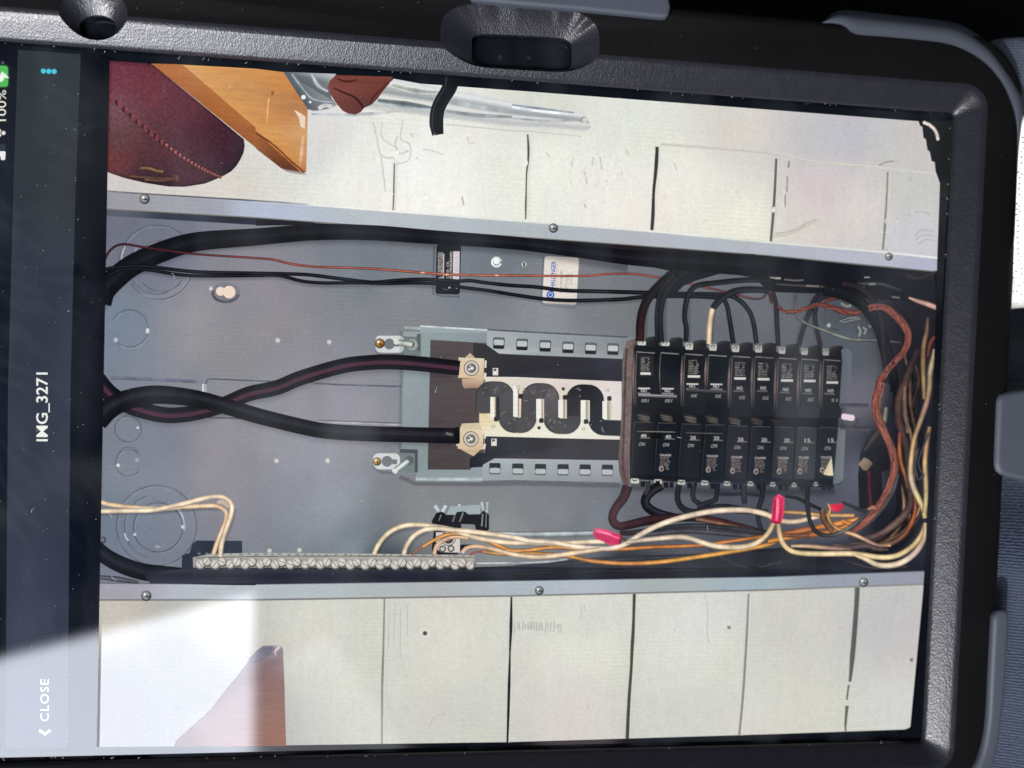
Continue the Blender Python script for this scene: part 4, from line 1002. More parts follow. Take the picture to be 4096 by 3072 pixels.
for s, y2 in (('1862,1522', 1), ('1857,475', 2)):
    with piece('pictured_lug'):
        c = T(1, y2, s)[0]
        poly([(c[0] - 6, c[1] - 60), (c[0] + 18, c[1] - 36), (c[0] - 30, c[1] - 36)] if y2 == 1 else [(c[0] + 10, c[1] + 68), (c[0] + 42, c[1] + 38), (c[0] - 44, c[1] + 40)], (196, 176, 140))
        poly([(c[0] - 51, c[1] - 42), (c[0] + 50, c[1] - 38), (c[0] + 47, c[1] + 42), (c[0] - 52, c[1] + 38)], [(214, 196, 168), (226, 206, 176), (206, 178, 140), (216, 190, 156)])
        disc(c, 30, (66, 60, 58)); disc(c, 27, (208, 196, 190)); disc(c, 18.5, (92, 88, 84), edge=(120, 112, 106)); disc((c[0] + 2, c[1]), 5, (240, 238, 232)); disc((c[0] - 9, c[1] + 5), 4, (216, 212, 206)); disc((c[0] - 5, c[1] - 9), 3, (190, 186, 180))
        for k in range(3): rect((c[0] - 54, c[1] + 14 + 6 * k), 8, 3, (214, 206, 196))
        rect((c[0] + 56, c[1] - 16), 6, 28, (222, 216, 210), 3); rect((c[0] + 54, c[1] + 30), 7, 20, (222, 216, 210), 10)
for s in ('490,300', '470,1275'):
    with piece('pictured_tab'):
        c = Z5(s)[0]; rect(c, 20, 27, (224, 214, 206)); rect((c[0] - 2, c[1] - 6), 9, 10, (70, 68, 72)); disc((c[0] - 1, c[1] + 2), 4, (232, 228, 222))
for up in (1, 0):
    with piece('pictured_mounting_rail'):
        if up:
            poly(T(1, 1, '1998,1190 2212,1203') + T(2, 1, '500,1230 1062,1258 1062,1330 960,1345 955,1440 0,1400') + T(1, 1, '2100,1393 1996,1320'), [(160, 168, 170), (160, 166, 168), (144, 150, 153), (122, 128, 132), (122, 126, 130), (128, 132, 136), (150, 154, 156), (166, 172, 172), (184, 190, 190), (168, 176, 178)])
            ribbon(T(1, 1, '1998,1188 2212,1202') + T(2, 1, '500,1228 1000,1254'), 4, (84, 90, 96), FLAT)
            sl = [T(1, 1, '2098,1306')[0]] + [T(2, 1, s)[0] for s in ('87,1318', '287,1330', '485,1343', '680,1352', '872,1358')]
        else:
            poly(T(1, 2, '1955,842 1962,700 2060,646 2212,648') + T(2, 2, '930,662 930,855 0,833'), [(150, 160, 162), (160, 168, 170), (172, 178, 180), (172, 178, 180), (158, 160, 164), (132, 136, 140), (150, 156, 158)])
            ribbon(T(1, 2, '1955,842 2212,838') + T(2, 2, '0,836 930,858'), 4, (98, 104, 108), FLAT)
            sl = [T(1, 2, '2064,728')[0]] + [T(2, 2, s)[0] for s in ('50,732', '246,736', '441,738', '632,740', '824,742')]
        for c in sl:
            if up: rrpoly(c, 44, 44, 5, (56, 62, 66), 2); rrpoly((c[0], c[1] - 3), 38, 20, 4, (186, 192, 190), 2); rect((c[0], c[1] + 15), 36, 11, (32, 36, 41), 2); rect((c[0], c[1] - 18), 40, 5, (92, 98, 102), 2)
            else: rrpoly(c, 43, 40, 4, (38, 40, 44), 1); rrpoly((c[0], c[1] + 9), 40, 18, 5, (178, 184, 184), 1); rect((c[0], c[1] + 22), 40, 4, (92, 96, 99), 1)
for up in (1, 0):
    with piece('pictured_bracket'):
        if up:
            rrpoly(T(1, 1, '1342,1315')[0], 76, 92, 6, (112, 122, 124)); rrpoly(T(1, 1, '1155,1315')[0], 110, 65, 14, (206, 208, 208)); disc(T(1, 1, '1152,1313')[0], 21, (112, 118, 122)); rect(T(1, 1, '1205,1312')[0], 30, 20, (112, 118, 122))
            rect(T(1, 1, '1342,1230')[0], 70, 16, (150, 160, 160), 2); rect(T(1, 1, '1405,1300')[0], 12, 66, (86, 96, 98)); disc(T(1, 1, '1350,1320')[0], 22, (186, 194, 192), edge=(140, 150, 150)); disc(T(1, 1, '1340,1318')[0], 14, (100, 108, 108))
            ribbon(T(1, 1, '1350,1318 1280,1308 1212,1296'), [26, 24, 20], (186, 190, 182), TUBE); disc(T(1, 1, '1212,1294')[0], 10, (214, 216, 206)); screw(T(1, 1, '1070,1308')[0], 19, (156, 108, 56), 55)
        else:
            rrpoly(T(1, 2, '1318,668')[0], 74, 92, 6, (116, 126, 126)); rrpoly(T(1, 2, '1128,668')[0], 106, 62, 22, (208, 210, 208)); disc(T(1, 2, '1132,668')[0], 21, (116, 122, 126)); rect(T(1, 2, '1185,672')[0], 30, 18, (116, 122, 126))
            rect(T(1, 2, '1320,580')[0], 70, 14, (72, 80, 82), 2); rect(T(1, 2, '1384,670')[0], 10, 84, (74, 84, 86)); disc(T(1, 2, '1325,660')[0], 17, (92, 100, 100)); ribbon(T(1, 2, '1318,662 1260,705 1202,750'), [20, 22, 22], (196, 200, 194), TUBE); disc(T(1, 2, '1200,752')[0], 10, (222, 224, 216)); screw(T(1, 2, '1046,670')[0], 16, (158, 130, 68), 60)

# ---- black mass and heavy cables along the top of the box
with piece('pictured_box_edge'):
    band(T(0, 1, '903,150 2212,226') + T(1, 1, '500,262'), T(0, 1, '900,206 2212,285') + T(1, 1, '500,282'), None, nv=3, f=idw([((420, 845), (84, 86, 98)), ((420, 862), (120, 124, 136)), ((700, 868), (56, 60, 74)), ((1000, 885), (36, 39, 50)), ((1200, 892), (24, 25, 31)), ((420, 855), (60, 64, 78))]))
with piece('pictured_cable_bundle'):
    poly(T(1, 1, '0,236 1000,302 2212,388') + T(2, 1, '1080,469 2212,554') + T(3, 1, '700,625 1470,696 1470,1000 1380,1010 1150,930 950,930 700,900 560,880 100,865') + T(2, 1, '2212,855 2100,740 1950,716 1800,705 1400,688 1000,600 500,530 0,460') + T(1, 1, '1500,350 800,302 300,285 0,290'),
         [(24, 24, 30)] * 3 + [(30, 27, 30), (14, 18, 24), (16, 20, 27), (24, 22, 30), (26, 22, 28), (20, 20, 28), (22, 22, 28), (22, 22, 27), (16, 18, 23), (16, 18, 23), (14, 17, 22), (14, 17, 22), (14, 18, 24), (16, 19, 25), (17, 20, 25), (20, 21, 26), (24, 24, 28), (24, 24, 28), (22, 23, 28)] + [(20, 20, 24)] * 4)
    for s, w_, c in (('0,440 400,470 800,520 1200,590 1700,630 2212,650', 18, (34, 30, 34)), ('400,450 900,510 1400,560', 10, (40, 30, 34)), ('1000,560 1300,610 1600,625', 22, (42, 40, 42)), ('1660,570 1900,545 2100,545', 6, (40, 44, 50))): ribbon(T(2, 1, s), w_, c, ((-1, .6), (0, 1.1), (1, .6)))
    for s, w_, c in (('60,745 110,745', 6, (150, 147, 140)), ('0,740 60,742', 4, (130, 128, 124)), ('140,755 240,765 310,760', 4, (96, 93, 90)), ('70,795 200,805 400,815 520,820', 6, (64, 59, 58)), ('330,810 440,815', 4, (120, 112, 104)), ('770,795 900,790 1000,800 1150,850', 8, (60, 62, 64)), ('870,798 930,795', 6, (120, 118, 112)), ('830,738 880,738', 3, (140, 140, 138)), ('1070,905 1140,915', 4, (120, 122, 120)), ('1200,720 1300,745 1460,690', 10, (48, 38, 44))): ribbon(T(3, 1, s), w_, c, FLAT)
with piece('pictured_shadow'):
    shade(T(0, 1, '870,1000 1000,800 1150,690 1400,580 1700,490 2212,440') + T(1, 1, '500,410 1000,410 1500,445 2212,500') + T(2, 1, '500,570 1000,650'), 70, .55)
    shade(T(0, 2, '980,150 1150,250 1400,310 1600,310 1800,270 1950,215 2150,130') + T(1, 1, '180,1740 400,1652 750,1552 1000,1525 1200,1522 1450,1540 1700,1565'), 74, .42)
    shade(T(0, 2, '870,340 960,250 1120,190 1300,150') + T(0, 2, '1900,225 2212,318') + T(1, 2, '250,380 500,440 700,465 1000,480 1300,490 1700,500'), 74, .42)
    shade(T(0, 1, '1100,690 1300,700 1650,745 2212,745') + T(1, 1, '200,745 400,795 600,812 900,808 1350,810 1800,850 2212,905') + T(2, 1, '450,958 700,958 950,948 1150,930'), 26, .38)
    shade(T(0, 2, '848,1125 1100,1118 1350,1112 1600,1090 1800,1078 1900,1085'), 24, .4); shade(T(0, 2, '2030,1080 2010,1180 1965,1300 1935,1420'), 22, .35)
    shade(T(1, 2, '1045,1478 1085,1400 1150,1320 1240,1270 1370,1246 1500,1255'), 26, .35); shade(T(1, 2, '1305,1478 1340,1395 1400,1325 1490,1282'), 24, .35)
    shade(T(1, 1, '1540,460 1530,880 1600,900 1760,905'), 14, .45, smooth=False); shade(T(2, 1, '270,560 250,960 300,980 550,1000'), 12, .3, smooth=False)
    shade(T(1, 2, '1240,800 1380,862 1960,866 2212,862') + T(2, 2, '0,858 930,880'), 30, .45, smooth=False); shade(T(1, 1, '1260,1200 1260,1659') , 26, .3, smooth=False); shade(T(1, 2, '1255,0 1245,560'), 26, .3, smooth=False)
    shade(T(1, 1, '1030,1360 1080,1405 1250,1405'), 18, .4); shade(T(1, 2, '1010,700 1060,755 1200,770'), 18, .4)
    shade(Z3('360,1330 1000,1370 2000,1420') + Z4('700,1420 1400,1420 1900,1400'), 56, .55); shade(Z2('2060,430 2080,800 2050,1400') + Z4('1990,400 1960,1300'), 34, .35)
    shade(T(2, 1, '1180,930 1160,1050 1150,1280'), 26, .4); shade(T(2, 1, '1330,930 1320,1050 1325,1280'), 24, .4); shade(T(2, 1, '1545,900 1530,1000 1535,1290'), 20, .35); shade(T(2, 1, '1755,1020 1735,1150 1730,1300'), 20, .35)
    for c, r in (('1360,620', 132), ('1122,1182', 74)): ring(T(0, 1, c)[0], r + 4, 3, (146, 150, 160, .5), 10, 120)
    rn = random.Random(11)
    for i in range(60):
        x, y = rn.uniform(450, 2400), rn.choice((rn.uniform(1080, 1350), rn.uniform(1850, 2150)))
        a = rn.uniform(-.6, .6); l = rn.uniform(8, 40); ribbon([(x, y), (x + l * math.cos(a), y + l * math.sin(a))], 1.4, (170, 174, 180), tuple((o, (*((176, 180, 186) if i % 3 else (84, 88, 96)), .28)) for o in (-1, 1)), fe=.6)
with piece('pictured_service_cable'):
    ribbon(T(0, 1, '862,960 900,850 1000,745 1150,630 1400,515 1700,430 2212,388') + T(1, 1, '500,348 1000,352 1500,388 2212,440') + T(2, 1, '500,500 1000,565 1500,600 2212,640'), [92, 84, 74, 66, 62, 58, 52, 50, 52, 60, 72, 80], (13, 13, 17), ((-1, .8), (-.7, 1.1), (-.35, 1.5), (0, 2.0), (.3, 1.1), (1, .7)))
with piece('pictured_ground_wire'):
    cu = T(0, 1, '888,625 935,525 1000,467 1080,451 1200,470 1400,500 1700,537 2212,571') + T(1, 1, '150,585 300,620 500,645 800,655 1050,666 1300,686 1560,706 1750,716 2212,722') + T(2, 1, '600,725 800,710 1000,705 1150,720 1300,745 1500,785 1700,830 1900,876 2030,912 2120,925 2175,910 2203,865')
    ribbon(cu, [8, 7, 7.5, 8, 8, 7, 7, 6], [(62, 28, 34), (84, 36, 38), (146, 70, 62), (168, 92, 74), (186, 106, 72), (172, 84, 66), (140, 70, 60), (84, 44, 42)], ((-1, .5), (-.3, 1.0), (0, 1.25), (.4, .85), (1, .42)))
    for s in ('1440,697', '1645,713', '2080,720'): disc(T(1, 1, s)[0], 10, (255, 226, 190), ry=3.2, edge=(196, 116, 80))
with piece('pictured_thin_wire'):
    ribbon(T(0, 1, '888,672 1000,652 1180,640 1350,652 1700,690 2212,702') + T(1, 1, '200,706 450,715 700,746 950,776 1050,779 1200,765 1400,755 1600,761 1750,770 1850,766 2000,786 2212,808') + T(2, 1, '200,820 450,850 800,860 1150,870 1500,882 1850,892 1960,932 2050,1030 2090,1150 2112,1310'), [13, 13, 13, 13, 13, 13, 14, 15, 18, 17], [(15, 15, 19)] * 9 + [(20, 22, 28)], SHINY)
with piece('pictured_thin_wire'):
    ribbon(T(0, 1, '900,740 1000,690 1100,664 1300,676 1650,722 2212,722') + T(1, 1, '200,722 400,770 600,786 900,783 1100,790 1350,786 1600,796 1800,826 2000,851 2212,885') + T(2, 1, '250,921 450,936 700,936 950,926 1150,906 1500,900 1780,915 1850,962 1880,1100 1912,1310'), [12, 12, 12, 12, 12, 13, 14, 15, 18], [(14, 14, 18)] * 8 + [(20, 21, 26)], SHINY)
with piece('pictured_service_cable'):
    ribbon(T(0, 2, '845,-40 900,30 980,105 1150,200 1400,265 1600,262 1800,222 1950,170 2150,85') + T(1, 1, '180,1690 400,1602 750,1502 1000,1472 1200,1469 1450,1487 1760,1522'), [66, 64, 60, 58, 58, 58, 58, 58, 57], (14, 13, 17), STRIPE)
with piece('pictured_service_cable'):
    ribbon(T(0, 2, '840,320 950,210 1100,135 1300,95 1480,98 1700,128 1900,178 2212,270') + T(1, 2, '250,334 500,390 700,415 1000,430 1300,438 1735,448'), [84, 76, 68, 62, 60, 60, 60, 60, 60], (16, 16, 20), ((-1, .8), (-.7, 1.0), (-.4, 1.9), (-.1, 2.4), (.2, 1.3), (.6, .9), (1, .6)))
    rrpoly(T(1, 2, '1738,445')[0], 20, 66, 8, (12, 12, 14)); ribbon(T(1, 2, '1640,425 1700,440'), 14, (120, 116, 112), ((-1, .3), (0, 1), (1, .3)))
with piece('pictured_service_cable'):
    ribbon(T(0, 2, '830,1420 930,1500 1080,1575 1250,1625 1500,1650') + T(0, 3, '1900,20 2212,35'), [62, 66, 66, 60, 50, 40], (20, 22, 27), ((-1, .7), (-.3, 1.6), (0, 1.9), (.4, 1), (1, .7)))
    ribbon(T(0, 3, '850,10 1000,25 1200,55'), [14, 20, 10], (84, 84, 92), ((-1, .5), (0, 1.2), (1, .5)))

# ---- bottom of the box
with piece('pictured_box_bottom'):
    poly(T(0, 2, '1250,1650 1450,1612 1570,1602 1576,1482 1660,1478 1670,1590') + T(1, 2, '0,1588 1890,1585 2212,1572') + T(2, 2, '500,1520 900,1490 1600,1470 2212,1425') + T(3, 2, '300,1400 900,1430 1350,1300 1352,1612') + T(2, 3, '2212,4') + T(1, 3, '2212,38') + T(0, 3, '2212,68 1300,64'),
         [(40, 40, 52), (52, 54, 66), (56, 58, 72), (52, 56, 72), (44, 48, 62), (46, 48, 62), (34, 36, 50), (24, 25, 34), (56, 58, 66), (58, 60, 68), (46, 48, 56), (40, 42, 50), (26, 28, 36), (24, 24, 32), (30, 28, 34), (30, 34, 48), (28, 32, 42), (26, 28, 36), (24, 30, 38), (24, 30, 42), (52, 54, 70)])
    for t, s, w_, c in ((1, '1900,1550 2212,1546', 9, (206, 210, 212)), (2, '0,1548 300,1535 480,1512', 9, (188, 194, 196)), (2, '400,1560 900,1520 1500,1490', 12, (66, 68, 76)), (2, '1700,1420 1780,1480 1950,1560 2080,1590 2212,1570', 5, (70, 74, 80)), (2, '0,1640 700,1620 2212,1600', 14, (46, 42, 48))): ribbon(T(t, 2, s), w_, c, ((-1, .6), (0, 1), (1, .6)))
    ribbon(T(3, 2, '0,1560 120,1540'), 10, (58, 62, 66), FLAT); ribbon(T(3, 2, '600,1500 900,1590 1200,1580'), 10, (70, 62, 70), ((-1, .5), (0, 1), (1, .4)))
with piece('pictured_neutral_bar_base'):
    poly(T(0, 2, '1575,1600 1578,1480 1640,1460 1665,1380 1700,1354 2090,1357 2092,1470 1680,1500 1670,1600'), (44, 49, 64))
with piece('pictured_conduit'):
    ribbon(T(1, 2, '1800,1290 2000,1290 2212,1300') + T(2, 2, '300,1300 700,1290'), [14, 20, 22, 20], (176, 184, 184), ((-1, .5), (-.4, 1.1), (.3, .9), (1, .5)))
with piece('pictured_black_clip'):
    poly(T(1, 2, '1520,1185 1560,1115 1615,1105 1640,1132 1720,1130 1732,1108 1770,1105 1800,1098 1832,1128 1940,1126 1962,1096 2012,1130 2012,1255 1980,1282 1905,1275 1890,1212 1770,1208 1775,1290 1760,1390 1900,1385 1905,1420 1760,1440 1740,1470 1530,1470 1520,1430 1540,1260'), (22, 22, 25))
    for s, w_ in (('1600,1130 1580,1180', 6), ('1720,1130 1700,1190', 6), ('1790,1110 1760,1190', 8), ('1960,1120 1950,1230', 7), ('1990,1120 1985,1240', 5)): ribbon(T(1, 2, s), w_, (150, 152, 150), ((-1, .3), (0, 1), (1, .3)))
    for s, w_ in (('1545,1050 1580,1100', 20), ('1640,1050 1610,1105', 16), ('1760,1040 1740,1100', 12), ('1800,1060 1790,1100', 16), ('1950,1020 1965,1095', 14), ('2000,1020 1995,1110', 12)): ribbon(T(1, 2, s), w_, (182, 194, 196), ((-1, .72), (0, 1.1), (1, .72)))
    poly(T(1, 2, '1680,1060 1940,1045 1935,1122 1838,1124 1800,1096 1735,1104 1720,1128 1650,1128'), (158, 170, 172))
with piece('pictured_lug'):
    poly(T(1, 2, '1556,1282 1762,1288 1760,1455 1600,1450 1560,1420'), (206, 200, 194)); c = T(1, 2, '1662,1335')[0]; disc(c, 29, (110, 100, 98)); disc(c, 25, (206, 192, 188)); disc(c, 20, (62, 58, 56)); disc((c[0] - 4, c[1] + 2), 9, (120, 112, 108))
    for s in ('1612,1425', '1685,1422'): disc(T(1, 2, s)[0], 13, (84, 82, 76)); disc(T(1, 2, s)[0], 7, (196, 196, 176))
with piece('pictured_neutral_bar'):
    poly(T(0, 2, '1668,1500 1830,1468 2212,1462') + T(1, 2, '1000,1468 1882,1484 1888,1572 1000,1582 0,1585') + T(0, 2, '1670,1582'), [(160, 158, 150), (176, 176, 168), (172, 174, 166), (168, 170, 164), (186, 180, 170), (150, 146, 138), (150, 148, 142), (150, 148, 142), (146, 146, 144)])
    ribbon(T(0, 2, '1690,1502 2212,1490') + T(1, 2, '1000,1488 1880,1498'), 3, (120, 118, 112), FLAT)
    rn = random.Random(4)
    for i in range(34): rect((800 + i * 32 + rn.uniform(-6, 6), 2216 + i * .2 + rn.uniform(-2, 2)), rn.uniform(6, 16), 4, (126, 124, 118))
k = 0; xs = 800
while xs < 1895:
    with piece('pictured_bar_screw'):
        rr = random.Random(k); c = (xs, (2246 if k % 2 else 2256) + (xs - 800) * .004); r = rr.uniform(14, 17)
        disc((c[0] + 2, c[1] + 3), r + 3, (92, 88, 82)); disc(c, r, (236, 231, 224), edge=(186, 180, 172)); rect(c, r * 1.5, 2.4, (140, 135, 128), rr.choice((-50, 40, -60, 55, 20)))
    xs += 33 if k % 2 else 27; k += 1
# ---- breakers
BX = [Z1('455,465'), Z1('870,480'), Z1('1285,500'), Z1('1700,520'), Z2('120,540'), Z2('515,550'), Z2('920,570'), Z2('1315,588'), Z2('1695,600')]
BX = [b[0] for b in BX]
LB = [Z1('430,1390'), Z1('850,1185'), Z1('1250,1410'), Z1('1660,1110'), Z2('75,1440'), Z2('480,1440'), Z2('870,1460'), Z2('1260,1470'), Z2('1650,1470')]
LB = [b[0] for b in LB]
with piece('pictured_breaker_side', 'rope'):
    poly(Z1('260,380 300,275 430,240 475,240 470,330 415,400 400,800 375,1400') + Z3('362,0 345,500 330,900 318,1330 290,1335 200,1180 160,1060 148,870 180,400 205,0') + Z1('225,540'), [(112, 98, 92), (118, 106, 98), (96, 84, 80), (84, 74, 70), (80, 70, 66), (110, 94, 88), (118, 98, 94), (112, 94, 90), (112, 94, 88), (112, 92, 88), (108, 88, 84), (96, 70, 70), (84, 62, 60), (84, 66, 64), (96, 80, 76), (100, 86, 82), (102, 90, 84), (104, 90, 84), (112, 98, 92)])
    ribbon(Z1('290,400 270,700 260,1100') + Z3('240,300 220,900 250,1180'), 6, (74, 56, 52), FLAT)
with piece('pictured_breaker_block'):
    poly(Z1('415,395 440,345 1200,372 2212,440') + Z2('900,470 2015,530 2030,620') + Z4('1950,300 1900,1000 1870,1345 1600,1330 900,1300 0,1260') + Z3('1150,1240 350,1185 345,700') + Z1('385,1300'), [(20, 22, 27)] * 3 + [(24, 26, 31)] * 4 + [(18, 24, 30), (20, 26, 32), (18, 23, 30), (28, 32, 40), (44, 46, 54), (42, 42, 50), (30, 30, 37), (17, 18, 23), (18, 19, 23), (20, 22, 26)])
WN = dict(rate_u=['100', '100', '30', '30', '20', '20', '20', '20', '15'], rate_l=['40', '40', '20', '20', '20', '20', '20', '15', '15'])
LAB = {0: Z1('530,560 700,865'), 2: Z1('1348,605 1552,915'), 4: Z2('165,645 355,950'), 5: Z2('568,655 762,962'), 6: Z2('972,668 1172,985'), 7: Z2('1366,690 1560,992'), 8: Z2('1758,705 1950,1020')}
ON = Z1('585,1130 995,1135 1420,1055 1835,1060') + Z2('255,1090 660,1090 1050,1115 1440,1132 1825,1138')
NU = Z1('610,1308 1018,1310 1460,1224 1880,1232') + Z2('305,1254 710,1264 1105,1280 1490,1292 1895,1303')
RL = Z3('580,445 1005,460 1435,480 1840,486') + Z4('268,510 678,515 1070,522 1425,522 1832,520')
ONL = Z3('545,590 960,600 1390,612 1792,622') + Z4('205,645 605,650 1000,660 1370,668 1765,660')
LLAB = {1: Z3('862,760 1058,1055'), 3: Z3('1672,775 1868,1075'), 4: Z4('105,795 300,1095'), 5: Z4('510,808 706,1105'), 6: Z4('910,808 1100,1105'), 7: Z4('1268,802 1452,1105'), 8: Z4('1655,797 1842,1080')}
LT = Z3('420,208 830,222 1245,240 1660,252') + Z4('65,272 468,284 862,292 1242,302 1625,300')
LBOT = Z3('370,1110 765,1130 1175,1150 1580,1160') + Z4('0,1170 410,1170 800,1175 1180,1180 1560,1170')
US = [('550,312', 30, 15), ('960,325', 30, 16), ('1370,370', 33, 26), ('1780,386', 30, 24)]
for i in range(9):
    blur = i / 8.0
    with piece('pictured_breaker'):
        x, y = BX[i]; w_ = 74 if i < 7 else 70
        bx, by = LB[i]
        base = [(22, 24, 29), (18, 24, 31), (26, 28, 33), (22, 28, 33), (34, 34, 41), (28, 32, 38), (42, 44, 50), (48, 52, 58), (30, 34, 40)][i]
        dk = tuple(c * .72 for c in base)
        x2 = BX[i + 1][0] - 8 if i < 8 else x + 78
        poly([(x, y), (x2, y + 5), (x2 - 6, by + 30), (bx, by + 30)], [base, dk, base, base])
        lo = LBOT[i]; lt = LT[i]
        poly([lt, (lt[0] + 80, lt[1] + 3), (lo[0] + 84, lo[1] + 4), lo], [base, base, tuple(c * 1.25 for c in base), tuple(c * 1.15 for c in base)])
        # moulded frame edges catching the light
        hl = tuple(150 - 30 * blur + d for d in (0, -4, -4))
        ribbon([(x + 2, y), (x + w_, y + 5)], 4.5, hl, ((-1, .35), (0, 1.1), (1, .3)))
        if i == 0 or i > 1: ribbon([(x - 8, y + 4), (x - 12 - (i > 3), (y + by) / 2), (bx - 3, by)], [5, 9, 6], [(70, 68, 68), (172 - 30 * blur, 144 - 20 * blur, 140 - 16 * blur), (126, 108, 106), (64, 62, 66)], ((-1, .4), (-.3, 1), (.2, .5), (.6, .95), (1, .3)))
        ribbon([(x + 1, y + 4), (x - 3, (y + by) / 2), (bx + 5, by - 4)], [4, 6, 5], [(104, 100, 98), (122, 112, 110), (70, 68, 70)], ((-1, .3), (0, 1), (1, .3)))
        ribbon([lt, (lt[0] + 72, lt[1] + 2)], 3, (92, 90, 90), ((-1, .4), (0, 1), (1, .4)))
        ribbon([lt, (lt[0] + lo[0] - lt[0], lo[1])], 2.5, (62, 62, 66), ((-1, .5), (0, 1), (1, .5)))
        wt = (206 - 26 * blur, 201 - 26 * blur, 196 - 24 * blur)
        if i in LAB:
            (a, b), (c, d) = LAB[i]; 
            if i == 0: rrpoly(((a + c) / 2 + 4, (b + d) / 2 - 2), 54, 84, 4, (36, 38, 38))
            dashes(a, b, c, d - 14, 9, tuple(v * .9 for v in wt), slant=.02, seed=i); rect(((a + c) / 2, d - 6), c - a, 8, tuple(min(255, v * 1.06) for v in wt), 1)
            rect((a + (c - a) * .58, b + 14), 10, 22, (30, 30, 33))
        c = ON[i]; text('ON', c, 13, 180, wt, length=23, bold=.012, mid=True)
        if i < 4: rect((c[0] + 1, c[1] - 8), 46, 4, wt, 1); rect((c[0] + 1, c[1] + 12), 46, 4, tuple(v * .7 for v in wt), 1)
        else: rect((c[0] - 4, c[1] + 12), 40, 5, (92, 90, 92), 2)
        text(WN['rate_u'][i], NU[i], 13, 180, tuple(v * .82 for v in wt), length=28 if i < 2 else 24, skew=.2, mid=True)
        c = RL[i]; text(WN['rate_l'][i], c, 14, 0, wt, length=22, bold=.006, mid=True); rect((c[0] + 6, c[1] + 9), 38, 2.5, (112, 110, 108), 1)
        text('ON', ONL[i], 14, 0, tuple(v * .86 for v in wt), length=24, skew=.25, mid=True)
        if i in LLAB:
            (a, b), (c, d) = LLAB[i]
            text('CHALLENGER', (a, b + 8), 8, 1.5, tuple(v * .95 for v in wt), length=(c - a), bold=.02)
            dashes(a, b + 12, c - 2, d - 20, 7, (176, 162, 158), slant=.01, seed=20 + i); disc((a + 6, d - 10), 9, (150, 132, 128), ry=11); disc((a + 7, d - 9), 4, (60, 54, 54)); dashes(a + 22, d - 19, c - 4, d - 2, 2, (170, 158, 154), seed=40 + i)
        # centre catches of light
        gx, gy = (Z3('570,110 965,112 1375,130 1752,140') + Z4('155,165 530,168 890,185 1290,190 1690,200'))[i]
        am = [1, 1, 1.05, .9, .9, .7, .5, .18, .12][i]
        if am > .3:
            for q in range(4): ribbon([(gx - 26 + 3 * q, gy - 14 + 8 * q), (gx, gy - 9 + 8 * q), (gx + 27, gy - 4 + 8 * q)], [2, 6, 3], (128 * am * (.45 if q == 0 else 1), 116 * am * (.45 if q == 0 else 1), 112 * am * (.45 if q == 0 else 1)), ((-1, .4), (0, 1), (1, .35)))
        if i == 8: poly(Z4('1840,820 1868,1130 1790,1128 1700,1110'), [(206, 196, 168), (228, 212, 176), (226, 208, 170), (206, 190, 156)])
        # terminals
        sx = (Z1('550,312 960,325 1370,370 1780,386') + Z2('185,410 582,418 985,440 1375,460 1742,470'))[i]
        hh = 15 if i < 2 else 24
        hump = [(sx[0] + 8, sx[1] - 4), (sx[0] + 22, sx[1] - 22), (sx[0] + 50, sx[1] - 26), (sx[0] + 68, sx[1] - 22), (sx[0] + 70, sx[1] + 14), (sx[0] + 10, sx[1] + 14)]
        poly(hump, [(48, 48, 46), (62, 62, 60), (44, 44, 44), (30, 30, 32), (24, 24, 27), (36, 36, 37)])
        lit = (206 - 50 * blur, 206 - 50 * blur, 196 - 46 * blur)
        rrpoly(sx, 30 - 8 * blur, hh, 4, lit, 2); ring(sx, 9, 2.5, (96, 96, 90), 180, 340); rect((sx[0] + 2, sx[1]), 3, 8, (120, 120, 112), 10)
        bs = (Z3('430,1225 830,1240 1235,1250 1635,1260 2022,1272') + Z4('440,1275 825,1285 1195,1295 1570,1282'))[i]
        rrpoly(bs, 30 - 14 * blur, 17 - 3 * blur, 4, tuple(v * .98 for v in lit), 3); ribbon([(bs[0] - 11, bs[1] - 5), (bs[0], bs[1] + 1), (bs[0] + 10, bs[1] - 5)], 3, (70, 70, 62), FLAT)
        for q in (0, 1): poly([(bs[0] + 22 + q * 26, bs[1] + 2), (bs[0] + 42 + q * 20, bs[1] + 2), (bs[0] + 40 + q * 20, bs[1] + 24), (bs[0] + 24 + q * 22, bs[1] + 22)], (26 + 10 * blur, 26 + 10 * blur, 31 + 12 * blur))
with piece('pictured_handle_tie'):
    ribbon(Z1('490,1210 820,1225 1155,1235'), 11, (150, 148, 154), ((-1, .4), (-.3, 1.15), (.1, .7), (.5, .3), (.8, .9), (1, .2)), smooth=False)
with piece('pictured_handle_tie'):
    ribbon(Z1('1335,1125 1680,1140 2010,1155'), 11, (84, 86, 90), ((-1, .4), (-.3, 1.15), (.1, .7), (.5, .3), (.8, .9), (1, .2)), smooth=False)
with piece('pictured_handle_tie'):
    ribbon(Z3('468,370 800,375 1125,382'), 4, (140, 134, 132), ((-1, .4), (0, 1), (1, .3))); rrpoly(Z3('800,445')[0], 44, 20, 3, (10, 10, 13))
with piece('pictured_handle_tie'):
    ribbon(Z3('1310,392 1640,402 1950,408'), 4, (104, 102, 102), ((-1, .4), (0, 1), (1, .3)))
